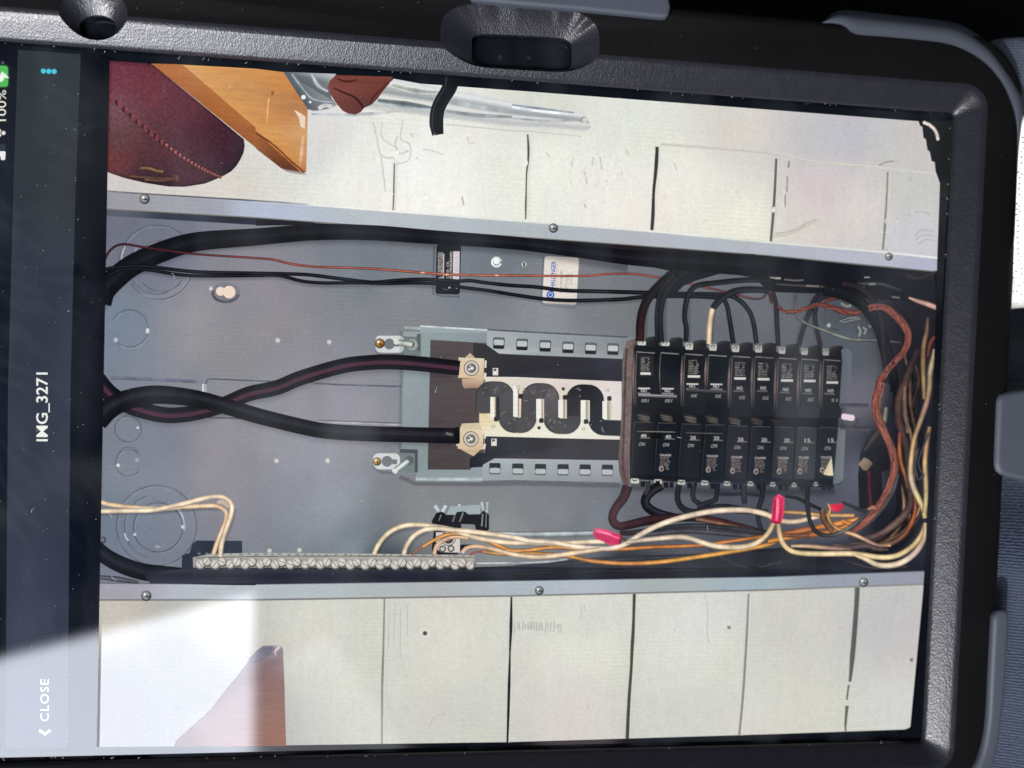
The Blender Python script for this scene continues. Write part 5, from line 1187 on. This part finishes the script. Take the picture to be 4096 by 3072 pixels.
with piece('pictured_plate_end'):
    poly(Z2('2015,420 2120,410 2190,500 2170,1400 1980,1390 2030,620'), [(92, 102, 108), (100, 108, 114), (98, 106, 112), (104, 104, 114), (96, 96, 106), (90, 98, 104)])
    poly(Z4('1960,310 2080,310 2040,1180 1960,1270 1870,1270 1900,1000'), [(104, 106, 114), (112, 114, 122), (112, 118, 124), (104, 110, 116), (96, 102, 108), (104, 110, 114)])
    ribbon(Z4('1990,300 2212,310 2500,330'), 16, (64, 62, 72), ((-1, .8), (0, 1), (1, 1.2))); ribbon(Z2('1990,1390 2212,1390 2480,1400'), 14, (72, 70, 84), ((-1, .8), (0, 1), (1, 1.2)))
    rrpoly(Z4('2125,125')[0], 52, 22, 10, (228, 208, 214), 8); ring(Z4('2150,140')[0], 34, 6, (70, 68, 74), 0, 170)
with piece('pictured_bundle_shade'):
    shade([(3690, 1120), (3665, 1400), (3650, 1700), (3640, 1950), (3610, 2120), (3500, 2210)], [330, 330, 330, 300, 230, 130], .93, (22, 22, 30)); shade([(3560, 1250), (3590, 1450), (3570, 1700), (3560, 1950), (3500, 2120)], 170, .62, (26, 26, 34)); shade([(3200, 2230), (3400, 2200), (3560, 2080)], 150, .6, (22, 24, 32))
# ---- wires from the top bundle into the breakers
with piece('pictured_feed_wire'):
    ribbon(T(2, 1, '1440,680 1300,790 1190,900 1135,1010 1110,1130 1105,1290'), [46, 42, 36, 34, 33, 32], [(24, 23, 27), (24, 23, 27), (26, 24, 28), (44, 26, 29), (48, 26, 29)], ((-1, .6), (-.5, 1.1), (0, 1.1), (.5, .8), (1, .5)))
with piece('pictured_feed_wire'):
    poly(T(2, 1, '1330,690 1800,705 1600,760 1480,810 1390,900 1340,890 1380,790'), (22, 23, 28))
    ribbon(T(2, 1, '1480,690 1350,810 1295,920 1272,1050 1272,1180 1282,1300'), [34, 34, 33, 32, 32, 30], (27, 28, 33), ((-1, .7), (-.4, 1.3), (0, 1), (.5, .7), (1, .5)))
    ribbon(T(2, 1, '1400,720 1300,830 1262,940 1248,1080 1250,1290'), [14, 14, 13, 13, 12], (36, 36, 39), TUBE)
with piece('pictured_feed_wire'):
    ribbon(T(2, 1, '2230,758 2000,762 1750,786 1600,808 1530,872 1500,980 1492,1090 1506,1180 1502,1295'), [20, 20, 20, 20, 20, 19, 18], (18, 19, 24), CABLE)
with piece('pictured_feed_wire'):
    ribbon(T(2, 1, '2230,850 2080,842 1950,852 1860,888 1785,945 1735,1005'), [24, 24, 26, 26, 26, 24], (18, 20, 24), CABLE)
    ribbon(T(2, 1, '1730,1008 1712,1100 1704,1200 1700,1312'), [20, 20, 19, 18], (230, 206, 170), ((-1, .7), (-.4, 1), (.1, 1.06), (.6, .86), (1, .6)))
with piece('pictured_feed_wire'):
    ribbon(T(3, 1, '40,860 70,980 78,1150 90,1330'), [16, 18, 18, 17], (42, 36, 44), TUBE); ribbon(T(3, 1, '15,870 45,960'), 16, (66, 40, 40), TUBE)
with piece('pictured_feed_wire'):
    ribbon(T(3, 1, '470,880 410,920 350,1060 300,1200 265,1335'), [20, 19, 18, 17, 17], (38, 38, 46), TUBE)
with piece('pictured_feed_wire'):
    ribbon(T(3, 1, '520,890 440,930 405,1040 415,1160 455,1330'), [20, 18, 17, 16, 16], (40, 38, 46), TUBE)
with piece('pictured_bonding_braid', 'rope'):
    ribbon(T(3, 1, '240,880 240,1000 270,1085 340,1140 500,1200 620,1245 740,1275 900,1278 1150,1300'), [7, 8, 9, 10, 13, 13, 12, 8, 6], [(88, 92, 88), (96, 100, 98), (124, 126, 116), (116, 118, 112), (92, 96, 96), (58, 62, 66)], TUBE)
with piece('pictured_ring'):
    ring(T(3, 1, '620,1060')[0], 62, 3, (66, 72, 78), 90, 230); disc(T(3, 1, '525,1152')[0], 9, (196, 200, 200), edge=(110, 118, 122))
    for s, w_ in (('630,960 680,990 720,980', 16), ('620,1120 700,1090 780,1085', 10), ('640,1130 720,1110 800,1095', 6), ('780,1160 800,1200 785,1250', 16), ('820,1170 850,1190 830,1230', 12), ('870,1150 890,1170', 8)): ribbon(T(3, 1, s), w_, (128, 132, 131), ((-1, .45), (0, 1.1), (1, .5)), fe=5)
with piece('pictured_copper_braid', 'rope'):
    ribbon(T(3, 1, '90,985 130,1025 220,1035 330,1005 430,975 520,985 640,1030 760,1045 830,1020'), [12, 14, 15, 14, 14, 18, 24, 20, 10], [(118, 60, 50), (142, 74, 60), (150, 78, 62), (128, 66, 54), (116, 62, 54), (140, 78, 66), (96, 52, 46)], TUBE)
    ribbon(T(3, 1, '480,950 560,920 640,905'), [10, 14, 16], (104, 56, 50), TUBE)
with piece('pictured_copper_braid', 'rope'):
    ribbon(T(3, 1, '870,1005 950,990 1030,1010 1110,1075 1175,1150 1212,1230 1205,1310 1165,1390 1110,1450 1055,1510 1010,1570 980,1630'), [14, 24, 30, 32, 32, 30, 28, 26, 24, 22, 22, 22], [(120, 66, 58), (166, 92, 78), (158, 88, 78), (150, 82, 74), (158, 82, 70), (150, 84, 62), (140, 78, 62)], ((-1, .35), (-.6, .9), (-.35, 1.15), (-.15, .75), (.1, 1.15), (.35, .7), (.6, 1), (1, .35)))
with piece('pictured_feed_wire'):
    ribbon(T(3, 1, '480,850 640,880 800,960 890,1060 960,1180 1010,1330 1050,1500 1100,1700') + T(3, 2, '1080,80'), [40, 46, 46, 44, 44, 48, 50, 44, 30], (20, 22, 27), ((-1, .7), (-.4, 1.2), (0, 1), (.5, .8), (1, .6)))
with piece('pictured_feed_wire'):
    ribbon(T(3, 1, '640,790 780,820 880,900 950,1020 985,1150 1000,1350 1030,1650'), [22, 24, 24, 24, 24, 22, 18], (38, 32, 37), TUBE)
with piece('pictured_copper_strands'):
    strands(T(3, 1, '870,1005 950,990 1030,1010 1110,1075 1175,1150 1212,1230 1205,1310 1165,1390 1110,1450 1055,1510 1010,1570 980,1630'), (24, 22), 7, [(166, 100, 86), (138, 80, 70), (156, 92, 78), (122, 70, 62)], .003, 1)
    strands(T(3, 1, '90,985 130,1025 220,1035 330,1005 430,975 520,985 640,1030 760,1045'), (12, 18), 4, [(150, 86, 70), (106, 58, 50)], .008, 2)
with piece('pictured_tape'):
    ribbon(T(3, 1, '1215,912 1300,945 1380,970 1466,1003'), [6, 16, 20, 20], (206, 162, 150), ((-1, .4), (-.4, 1), (.4, 1), (1, .5)))
# ---- right hand bundle
for i in range(26):
    rn = random.Random(60 + i); o = rn.uniform(-90, 110); f0 = rn.uniform(-60, 60); sh_ = rn.uniform(0, 80)
    pts = [(1150, -250), (1190, -40), (1160, 180), (1190, 420), (1220, 640), (1215, 840), (1240, 1000), (1200, 1150), (1080, 1280), (900, 1370), (720, 1400)]
    pts = [(x + o + 30 * math.sin(y * .006 + f0), y + sh_ * (1 if y > 900 else .2)) for x, y in pts][rn.randrange(0, 4):rn.randrange(8, 12)]
    c = rn.choice(((24, 22, 26), (36, 28, 28), (58, 44, 40), (88, 66, 54), (18, 20, 26), (128, 100, 76), (34, 34, 40), (20, 20, 24), (150, 126, 100)))
    with piece('pictured_old_wire', 'photo'): ribbon([(3072 + x * K1, 1536 + y * K1) for x, y in pts], rn.uniform(7, 15), c, TUBE, fe=4, uneven=.25)
def wire(t, s, w_, col, name='pictured_wire', mat='photo', prof=TUBE):
    with piece(name, mat): ribbon(T(3, t, s), w_, col, prof)
wire(2, '1300,-300 1230,-150 1180,0 1130,140 1128,300 1165,440 1200,560 1210,700 1205,820 1235,950 1215,1080 1120,1190 980,1290 850,1330 700,1320', [26, 30, 34, 32, 30, 30, 28, 28, 28, 28, 26, 24, 20], [(46, 36, 36), (64, 50, 46), (84, 62, 56), (72, 54, 50), (62, 50, 48), (56, 46, 46), (74, 58, 54), (112, 88, 82), (96, 76, 72), (58, 50, 52)], 'pictured_old_wire', 'rope')
wire(2, '1180,20 1180,160 1190,300 1230,420 1240,520', [16, 18, 18, 14, 8], (116, 92, 78), 'pictured_old_wire', 'rope')
wire(2, '1138,420 1135,560 1150,680 1185,800 1205,900', [12, 14, 14, 12, 8], [(120, 62, 50), (170, 100, 52), (160, 96, 50), (96, 62, 48)], 'pictured_old_wire')
wire(2, '1260,960 1275,1040 1262,1140 1225,1230 1180,1300 1080,1370 940,1400 760,1390 600,1410', [10, 14, 16, 16, 18, 20, 20, 16, 12], [(96, 52, 46), (150, 80, 56), (158, 88, 52), (140, 84, 58), (110, 86, 76), (150, 112, 92), (190, 148, 110), (128, 104, 96), (84, 70, 68)], 'pictured_old_wire')
wire(1, '1380,1080 1372,1200 1345,1330 1340,1500 1345,1659 1350,1790', [12, 16, 18, 18, 16, 14], [(84, 62, 54), (132, 100, 80), (140, 108, 74), (150, 122, 82), (142, 116, 80)])
wire(1, '1440,1250 1400,1310 1380,1420', [14, 12, 6], (112, 58, 52))
wire(2, '1440,-300 1400,-100 1395,20 1370,160 1310,340 1262,480 1238,640 1232,780 1255,890 1300,990 1340,1080 1356,1160', [14, 20, 20, 20, 20, 18, 17, 18, 20, 22, 20, 18], [(150, 130, 104), (176, 154, 122), (160, 132, 106), (148, 116, 100), (168, 136, 112), (190, 158, 112), (206, 172, 124), (212, 190, 164), (206, 186, 130), (186, 164, 112)])
wire(2, '1396,370 1372,500 1355,680 1362,820 1366,980 1352,1120', [16, 18, 18, 18, 20, 18], [(150, 116, 88), (168, 128, 100), (196, 160, 112), (190, 160, 118), (190, 166, 124), (180, 156, 108)])
wire(2, '1300,560 1270,700 1300,830 1340,780', [5, 6, 6, 5], (74, 76, 84))
wire(2, '1390,420 1320,600 1300,700 1350,800', [6, 7, 7, 5], (66, 66, 74))
wire(2, '1120,780 1090,900 1020,1030 920,1150 800,1260 700,1320', [12, 16, 16, 16, 14, 10], (76, 80, 80), 'pictured_wire')
with piece('pictured_black_box'):
    poly(T(3, 2, '800,600 880,420 960,380 1040,520 1060,720 980,760 990,1060 790,1080 780,800'), [(30, 30, 36), (50, 48, 50), (42, 40, 42), (22, 22, 26), (20, 20, 24), (24, 22, 26), (28, 26, 30), (14, 16, 20), (16, 18, 22)])
    poly(T(3, 2, '785,690 830,635 870,655 905,690 850,745 820,740'), [(150, 130, 110), (120, 108, 92), (134, 118, 96), (96, 86, 72), (140, 120, 92), (120, 104, 86)])
    ribbon(T(3, 2, '870,750 875,880 890,1060'), [16, 14, 12], (78, 32, 38), TUBE)
    ribbon(T(3, 2, '1020,200 1010,280 985,360 900,480 830,580'), [14, 20, 24, 26, 14], [(116, 116, 100), (120, 122, 110), (70, 64, 60), (62, 58, 58), (54, 52, 56)], TUBE)
wire(1, '985,1590 965,1640 950,1720 930,1800 930,1900 955,1990 1000,2080', [22, 26, 28, 28, 28, 30, 30], [(140, 66, 58), (158, 82, 68), (168, 96, 80), (160, 88, 74)], 'pictured_copper_wire', 'rope')
wire(2, '945,230 970,330 1020,450 1070,570 1092,690 1080,790 1040,900 985,1010 900,1130 800,1230 700,1300', [28, 30, 30, 32, 32, 30, 28, 28, 28, 26, 18], [(166, 94, 82), (170, 98, 82), (160, 92, 76), (172, 104, 84), (164, 100, 84), (158, 92, 80), (168, 104, 92), (170, 102, 88), (154, 88, 74), (110, 64, 60)], 'pictured_copper_wire', 'photo', ((-1, .4), (-.6, .95), (-.3, 1.12), (-.05, .8), (.25, 1.1), (.6, .85), (1, .4)))
with piece('pictured_copper_strands'):
    strands(T(3, 2, '985,-10 950,130 945,230 970,330 1020,450 1070,570 1092,690 1080,790 1040,900 985,1010 900,1130 800,1230'), (24, 22), 5, [(166, 106, 92), (138, 84, 74), (156, 96, 84)], .004, 3)
# ---- wires leaving the breakers below
def w2(s, w_, col, name='pictured_branch_wire', mat='photo', prof=TUBE, t=2):
    with piece(name, mat): ribbon(T(t, 2, s), w_, col, prof)
w2('1500,1180 1560,1120 1700,1080 1850,1070 2000,1090 2212,1110', [20, 26, 30, 30, 26, 20], (44, 44, 50))
w2('1445,870 1430,960 1440,1030 1490,1085 1580,1110 1700,1110', [20, 20, 22, 24, 26, 24], (38, 37, 44))
w2('1572,870 1562,960 1580,1010 1640,1040', [18, 18, 18, 16], (46, 45, 52))
w2('1775,860 1772,950 1760,1000 1680,1030 1600,1060', [18, 17, 18, 20, 18], (40, 40, 46))
w2('1800,955 1900,955 2020,950 2140,965', [8, 8, 8, 8], (44, 44, 54))
w2('2005,870 2005,960 2010,1040', [20, 20, 18], (54, 52, 60))
w2('2160,860 2160,980 2130,1080 2130,1180 2160,1270', [18, 18, 18, 16, 14], (44, 44, 52))
w2('1290,870 1200,930 1155,990 1160,1050 1230,1105 1330,1140 1440,1160', [40, 38, 36, 36, 36, 36, 30], [(24, 22, 27), (22, 21, 26), (20, 20, 26), (26, 25, 32), (24, 24, 30)], prof=CABLE)
w2('1170,840 1180,900 1150,960', [14, 16, 14], (54, 52, 52))
w2('1000,880 965,980 905,1060 870,1130 875,1195 930,1230 1020,1215 1150,1185 1330,1160 1550,1155 1750,1180 1950,1230 2212,1300', [40, 36, 32, 32, 34, 36, 32, 30, 28, 28, 28, 28, 26], [(52, 26, 28), (70, 36, 38), (60, 32, 34), (52, 30, 32), (40, 26, 28), (56, 28, 32), (66, 32, 38), (58, 34, 36), (54, 36, 38)], prof=((-1, .6), (-.5, 1.1), (0, 1.15), (.5, .8), (1, .5)))
w2('1590,1165 1750,1195 1900,1235 2050,1270 2212,1295', [14, 16, 18, 16, 14], [(120, 88, 72), (140, 100, 72), (130, 96, 76), (110, 80, 66)], 'pictured_old_wire', 'rope')
w2('930,1290 1050,1285 1200,1265 1350,1235', [16, 20, 20, 14], (54, 44, 44), 'pictured_old_wire', 'rope')
w2('1180,1260 1500,1225 1800,1235 2212,1290', [12, 16, 18, 12], (52, 54, 60))
w2('1150,1300 1500,1270 1850,1290 2212,1330', [16, 20, 20, 16], (74, 72, 78))
# ---- left pair of cream wires
CR = (234, 212, 182)
CRP = ((-1, .66), (-.7, .86), (-.3, 1.02), (.1, 1.06), (.5, .97), (.8, .82), (1, .66))
with piece('pictured_neutral_wire'):
    ribbon(T(0, 2, '846,1012 930,1038 1050,1055 1250,1073 1400,1076 1600,1062 1780,1052 1880,1056 1945,1095 1955,1150 1925,1250 1880,1360 1842,1478'), 17, (226, 196, 160), CRP)
with piece('pictured_neutral_wire'):
    poly(T(0, 2, '1870,1030 1890,1005 1960,1000 1985,1060 1960,1065 1930,1040'), (190, 176, 160))
    ribbon(T(0, 2, '846,1100 1050,1096 1300,1090 1430,1068 1600,1030 1750,990 1850,972 1930,978 1985,1015 2005,1070 1990,1150 1950,1260 1915,1380 1902,1492'), 18, CR, CRP)
with piece('pictured_neutral_wire'):
    ribbon(T(1, 2, '1540,1472 1560,1400 1630,1345 1720,1318 1830,1330') , 15, (222, 184, 146), CRP)
with piece('pictured_old_wire'):
    ribbon(T(1, 2, '1345,1478 1380,1445 1440,1408'), 7, (168, 104, 84), TUBE); ribbon(T(1, 2, '1440,1408 1540,1348 1650,1302 1760,1295 1880,1318 2020,1365 2130,1410 2212,1440') + T(2, 2, '120,1440 300,1415 450,1412 620,1428 900,1428 1200,1410 1500,1400 1700,1385 1950,1350 2212,1312'), [12, 15, 15, 15, 15, 14, 14, 14], [(206, 150, 84), (222, 158, 84), (214, 150, 80), (206, 148, 84), (196, 130, 70), (190, 118, 62), (196, 128, 74), (170, 100, 52)], TUBE)
with piece('pictured_old_wire'):
    ribbon(T(1, 2, '1845,1478 1900,1452 1960,1448'), 7, (168, 104, 90), TUBE); ribbon(T(1, 2, '1960,1448 2060,1462 2212,1470') + T(2, 2, '150,1462 330,1472 500,1490 680,1528 900,1548 1080,1550 1300,1536 1600,1495 1900,1448 2212,1388') + T(3, 2, '100,1340 300,1305 450,1298'), [13, 14, 15, 16, 17, 17, 16, 15], [(198, 146, 92), (190, 140, 78), (200, 140, 70), (208, 140, 84), (218, 158, 80), (218, 158, 76), (200, 140, 72), (160, 96, 52)], TUBE)
with piece('pictured_neutral_wire'):
    ribbon(T(1, 2, '1018,1474 1050,1400 1110,1318 1190,1258 1290,1222 1400,1216 1520,1228 1700,1262 1880,1322 2060,1356 2212,1372') + T(2, 2, '200,1370 420,1376 690,1362 800,1365'), [17, 18, 18, 18, 18, 18, 18, 16], (234, 214, 180), CRP)
with piece('pictured_neutral_wire'):
    ribbon(T(1, 2, '1276,1474 1300,1400 1360,1315 1450,1262 1560,1248 1700,1262 1900,1280 2212,1322') + T(2, 2, '150,1355 350,1368 560,1405 780,1422 900,1410 1000,1372 1120,1295 1280,1215 1500,1145 1750,1098 1980,1088 2100,1102 2212,1132') + T(3, 2, '60,1165 150,1188 260,1186 440,1142'), [17, 18, 18, 18, 18, 19, 20, 20, 19, 16], [(234, 212, 180), (236, 216, 186), (238, 218, 190), (234, 214, 192), (236, 214, 186), (232, 208, 182), (222, 196, 160)], CRP)
with piece('pictured_neutral_wire'):
    ribbon(T(1, 2, '1782,1460 1815,1420 1890,1402 2000,1415 2130,1448 2212,1470') + T(2, 2, '100,1485 230,1495 400,1480 600,1450 760,1428'), [15, 16, 17, 18, 18, 16], [(214, 178, 150), (226, 196, 160), (232, 208, 176), (230, 206, 172)], CRP)
with piece('pictured_neutral_wire'):
    ribbon(T(2, 2, '980,1368 1120,1350 1300,1332 1440,1322 1540,1335 1650,1372 1770,1402 1950,1412 2080,1390 2170,1335 2212,1290') + T(3, 2, '20,1260 50,1200'), [14, 16, 17, 18, 18, 19, 20, 20, 18, 16], [(208, 186, 168), (216, 194, 172), (224, 200, 176), (232, 210, 178), (232, 208, 172), (226, 200, 160), (206, 176, 132)], CRP)
# ---- right lower tangle
w2('130,1105 300,1115 430,1130 600,1136 745,1136', [14, 15, 16, 16, 15], [(168, 126, 84), (190, 148, 100), (206, 166, 110), (188, 146, 92)], 'pictured_neutral_wire', t=3)
w2('100,1300 250,1275 420,1240 560,1215 700,1185 790,1165', [18, 20, 22, 22, 20, 16], [(150, 80, 54), (176, 104, 58), (190, 116, 60), (210, 134, 66), (220, 150, 78)], 'pictured_old_wire', t=3)
w2('0,1362 150,1330 320,1308 480,1290 620,1250 720,1205', [18, 20, 20, 20, 18, 14], [(186, 122, 60), (200, 130, 66), (176, 104, 56), (180, 112, 58), (206, 136, 70)], 'pictured_old_wire', t=3)
w2('120,1305 220,1310 360,1306', [14, 16, 12], (128, 78, 60), 'pictured_old_wire', 'rope', t=3)
w2('470,1080 480,1160 520,1230 560,1280', [22, 24, 22, 16], (112, 82, 58), 'pictured_old_wire', 'rope', t=3)
w2('640,1180 700,1205 760,1215', [14, 16, 12], (196, 120, 62), 'pictured_old_wire', t=3)
w2('520,1035 540,1080 520,1150 560,1220 640,1270 740,1300 830,1340 940,1390 1060,1395', [9, 11, 12, 13, 13, 14, 14, 12, 10], [(206, 156, 96), (200, 152, 92), (186, 138, 88), (204, 160, 108), (228, 180, 130), (196, 152, 130), (150, 118, 108), (206, 160, 114)], 'pictured_old_wire', t=3)
w2('860,1085 910,1065 940,1080', [8, 20, 10], (156, 112, 92), 'pictured_old_wire', t=3)
w2('560,1390 700,1410 850,1400 960,1430 1040,1430', [20, 22, 22, 16, 10], (84, 70, 68), 'pictured_old_wire', 'rope', t=3)
w2('200,1400 350,1402 560,1420 720,1425', [10, 16, 16, 12], [(200, 172, 140), (214, 180, 146), (160, 128, 112), (120, 96, 90)], 'pictured_neutral_wire', t=3)
w2('150,970 260,990 360,1040 460,1085', [8, 12, 14, 10], (26, 28, 32), t=3)
w2('640,1020 720,1055 800,1090 860,1110', [8, 10, 12, 12], (48, 48, 50), t=3)
w2('345,880 340,1000 348,1110 368,1200 415,1275 490,1306 580,1300 680,1255 780,1180 880,1100', [18, 17, 17, 16, 16, 15, 14, 13, 12, 8], [(26, 28, 33), (28, 30, 35), (34, 38, 42), (40, 44, 46), (70, 72, 70), (108, 106, 100), (84, 84, 80), (60, 62, 62)], t=3, prof=TUBE)
w2('88,1195 100,1290 125,1370 180,1430 270,1460 450,1468 700,1466 820,1478 950,1496 1050,1496 1150,1468 1260,1390 1330,1290 1362,1200', [16, 18, 18, 18, 19, 19, 19, 19, 19, 19, 19, 18, 16, 12], [(206, 176, 132), (222, 192, 142), (230, 204, 158), (232, 208, 162), (236, 212, 164), (236, 210, 160), (230, 204, 156), (214, 182, 130), (190, 158, 116)], 'pictured_neutral_wire', t=3, prof=CRP)
w2('760,1480 850,1515 940,1560 1050,1568 1160,1540 1270,1460 1345,1340 1366,1230', [12, 18, 20, 21, 21, 21, 20, 16], [(226, 196, 150), (230, 206, 172), (230, 210, 184), (228, 204, 182), (214, 190, 174), (200, 172, 150), (190, 162, 128)], 'pictured_neutral_wire', t=3, prof=CRP)
# ---- wire connectors
with piece('pictured_wire_connector'):
    poly(T(2, 2, '698,1296 722,1248 800,1256 872,1282 945,1310 930,1382 862,1396 780,1356 720,1332'), [(186, 50, 92), (236, 84, 130), (234, 72, 120), (226, 62, 110), (206, 46, 86), (200, 44, 84), (222, 66, 108), (214, 54, 102), (196, 50, 96)])
    ribbon(T(2, 2, '790,1268 840,1300 860,1345'), [6, 9, 4], (190, 40, 84), FLAT); ribbon(T(2, 2, '860,1310 905,1328 935,1330'), [4, 6, 3], (240, 100, 140), FLAT)
    ribbon(T(2, 2, '940,1330 970,1340 985,1360'), 6, (66, 60, 56), FLAT); ribbon(T(2, 2, '730,1270 800,1285 860,1305'), [3, 6, 3], (255, 132, 164), FLAT, fe=4); ribbon(T(2, 2, '725,1310 790,1335 850,1370'), [3, 5, 3], (180, 34, 82), FLAT, fe=3); ribbon(T(2, 2, '944,1312 938,1350 930,1384'), 5, (140, 26, 58), FLAT)
with piece('pictured_wire_connector'):
    poly(T(3, 2, '52,985 95,954 142,985 134,1130 112,1205 24,1192 40,1100'), [(206, 44, 84), (244, 96, 130), (214, 52, 92), (226, 52, 98), (206, 34, 80), (196, 36, 80), (240, 64, 112)])
    ribbon(T(3, 2, '60,1000 56,1080 48,1170'), [5, 8, 4], (180, 34, 72), FLAT); ribbon(T(3, 2, '84,985 82,1080 74,1180'), [3, 5, 3], (255, 128, 160), FLAT, fe=4); ribbon(T(3, 2, '118,990 114,1080 100,1185'), [3, 5, 3], (186, 34, 76), FLAT, fe=3); ribbon(T(3, 2, '26,1188 70,1202 112,1200'), 5, (150, 24, 60), FLAT)
with piece('pictured_wire_connector'):
    poly(T(3, 2, '538,1044 642,1032 654,1076 596,1108 545,1088'), [(220, 44, 84), (206, 34, 66), (176, 26, 50), (186, 30, 58), (226, 60, 92)])

with piece('viewer_margin'):
    poly(T(0, 0, '700,468 655,1659') + T(0, 2, '612,0 597,1659') + [(272, 3000), (386, 3000), (412, 1620), (438, 235)], [(5, 8, 16), (6, 10, 20), (6, 10, 20), (8, 14, 28), (8, 14, 28), (8, 14, 28), (6, 9, 18), (5, 8, 16)])
with piece('viewer_margin'):
    rc = [(3653 - 34 + 34 * math.cos(a), 2917 - 34 + 34 * math.sin(a) + 1) for a in [math.radians(90 - 15 * i) for i in range(7)]]
    poly([(3766, 480), (3764, 650), (3750, 1032), (3735, 1536), (3698, 2290), (3672, 2700)] + [(x + (2883 - y) * .05, y) for x, y in reversed(rc)] + [(3600, 2950), (3720, 2950), (3830, 480)], (7, 10, 16))
with piece('corner_wedge'):  # dark interface wedge behind the corner handle
    poly(T(3, 0, '1300,1042 1380,1042 1700,1060 1700,1700 1496,1700 1490,1590 1450,1480 1442,1400 1415,1390 1400,1310 1380,1295 1365,1200 1345,1190 1335,1095 1315,1085'), (22, 24, 22))
with piece('corner_handle'):
    ribbon(T(3, 0, '1350,1060 1395,1078 1432,1110 1458,1155 1468,1200'), 11, (236, 222, 214), ((-1, .8), (0, 1.05), (1, .8)))
    disc(T(3, 0, '1351,1060')[0], 5.4, (232, 218, 210)); disc(T(3, 0, '1467,1200')[0], 5.4, (228, 212, 204))


# ------------------------------------------------------------------ dust and lint
def dust():
    rn = random.Random(3); vs, fs = [], []
    def speck(c, s, n=6):
        b = len(vs); a0 = rn.uniform(0, 6)
        vs.append((c.x, c.y, c.z + s * 0.6))
        for i in range(n):
            a = a0 + 6.283 * i / n; r = s * rn.uniform(.5, 1.1); vs.append((c.x + r * math.cos(a), c.y + r * math.sin(a), c.z))
        for i in range(n): fs.append((b, b + 1 + i, b + 1 + (i + 1) % n))
    def fibre(c, ln, wd, ang, bend):
        b = len(vs); n = 6
        for i in range(n + 1):
            t = i / n; a = ang + bend * t
            x = c.x + ln * t * math.cos(a); y = c.y + ln * t * math.sin(a); z = c.z + wd + 0.00012 * math.sin(t * 3)
            nx, ny = -math.sin(a) * wd, math.cos(a) * wd
            vs.extend([(x + nx, y + ny, z), (x - nx, y - ny, z)])
        for i in range(n): q = b + 2 * i; fs.append((q, q + 1, q + 3, q + 2))
    for i in range(300):      # on the glass
        x = rn.uniform(0, 3700); y = rn.uniform(260, 2950)
        if i < 110: x = rn.uniform(0, 400)
        speck(P(x, y, 0.00003), rn.choice((.00004, .00005, .00006, .00008)) * (1.0 if i % 9 else 1.6))
    for i in range(22):
        x = rn.uniform(20, 3600); y = rn.uniform(300, 2900)
        fibre(P(x, y, 0.00004), rn.uniform(.0006, .0018), .000022, rn.uniform(0, 6.28), rn.uniform(-1, 1))
    for i in range(120):      # along the lip of the case
        t = rn.random()
        if i % 3 == 0: c = P(0 + 3800 * t, 172 + 284 * t, 0.0008)
        elif i % 3 == 1: c = P(3806 - 90 * t - rn.uniform(0, 12), 480 + 2450 * t, 0.0006)
        else: c = P(3700 * t, 3032 - 64 * t * t, 0.0006)
        if rn.random() < .6: fibre(c, rn.uniform(.0003, .0008), .00002, rn.uniform(0, 6.28), rn.uniform(-1.5, 1.5))
        else: speck(c, rn.uniform(.00004, .00008))
    for i in range(70):      # on the outer frame and the bumpers
        x, y = rn.choice(((rn.uniform(500, 1750), rn.uniform(-5, 40)), (rn.uniform(2450, 3800), rn.uniform(120, 290)), (rn.uniform(3920, 4010), rn.uniform(450, 2900)), (rn.uniform(3450, 3760), rn.uniform(120, 165))))
        speck(P(x, y, 0.0043 if y > 170 or x < 3400 else 0.0057), rn.uniform(.000025, .00006))
    me = bpy.data.meshes.new('dust'); me.from_pydata(vs, [], fs)
    link('dust', me, 'dust', label='pale dust specks and lint scattered over the glass and case', cat='dust', kind='stuff')
dust()
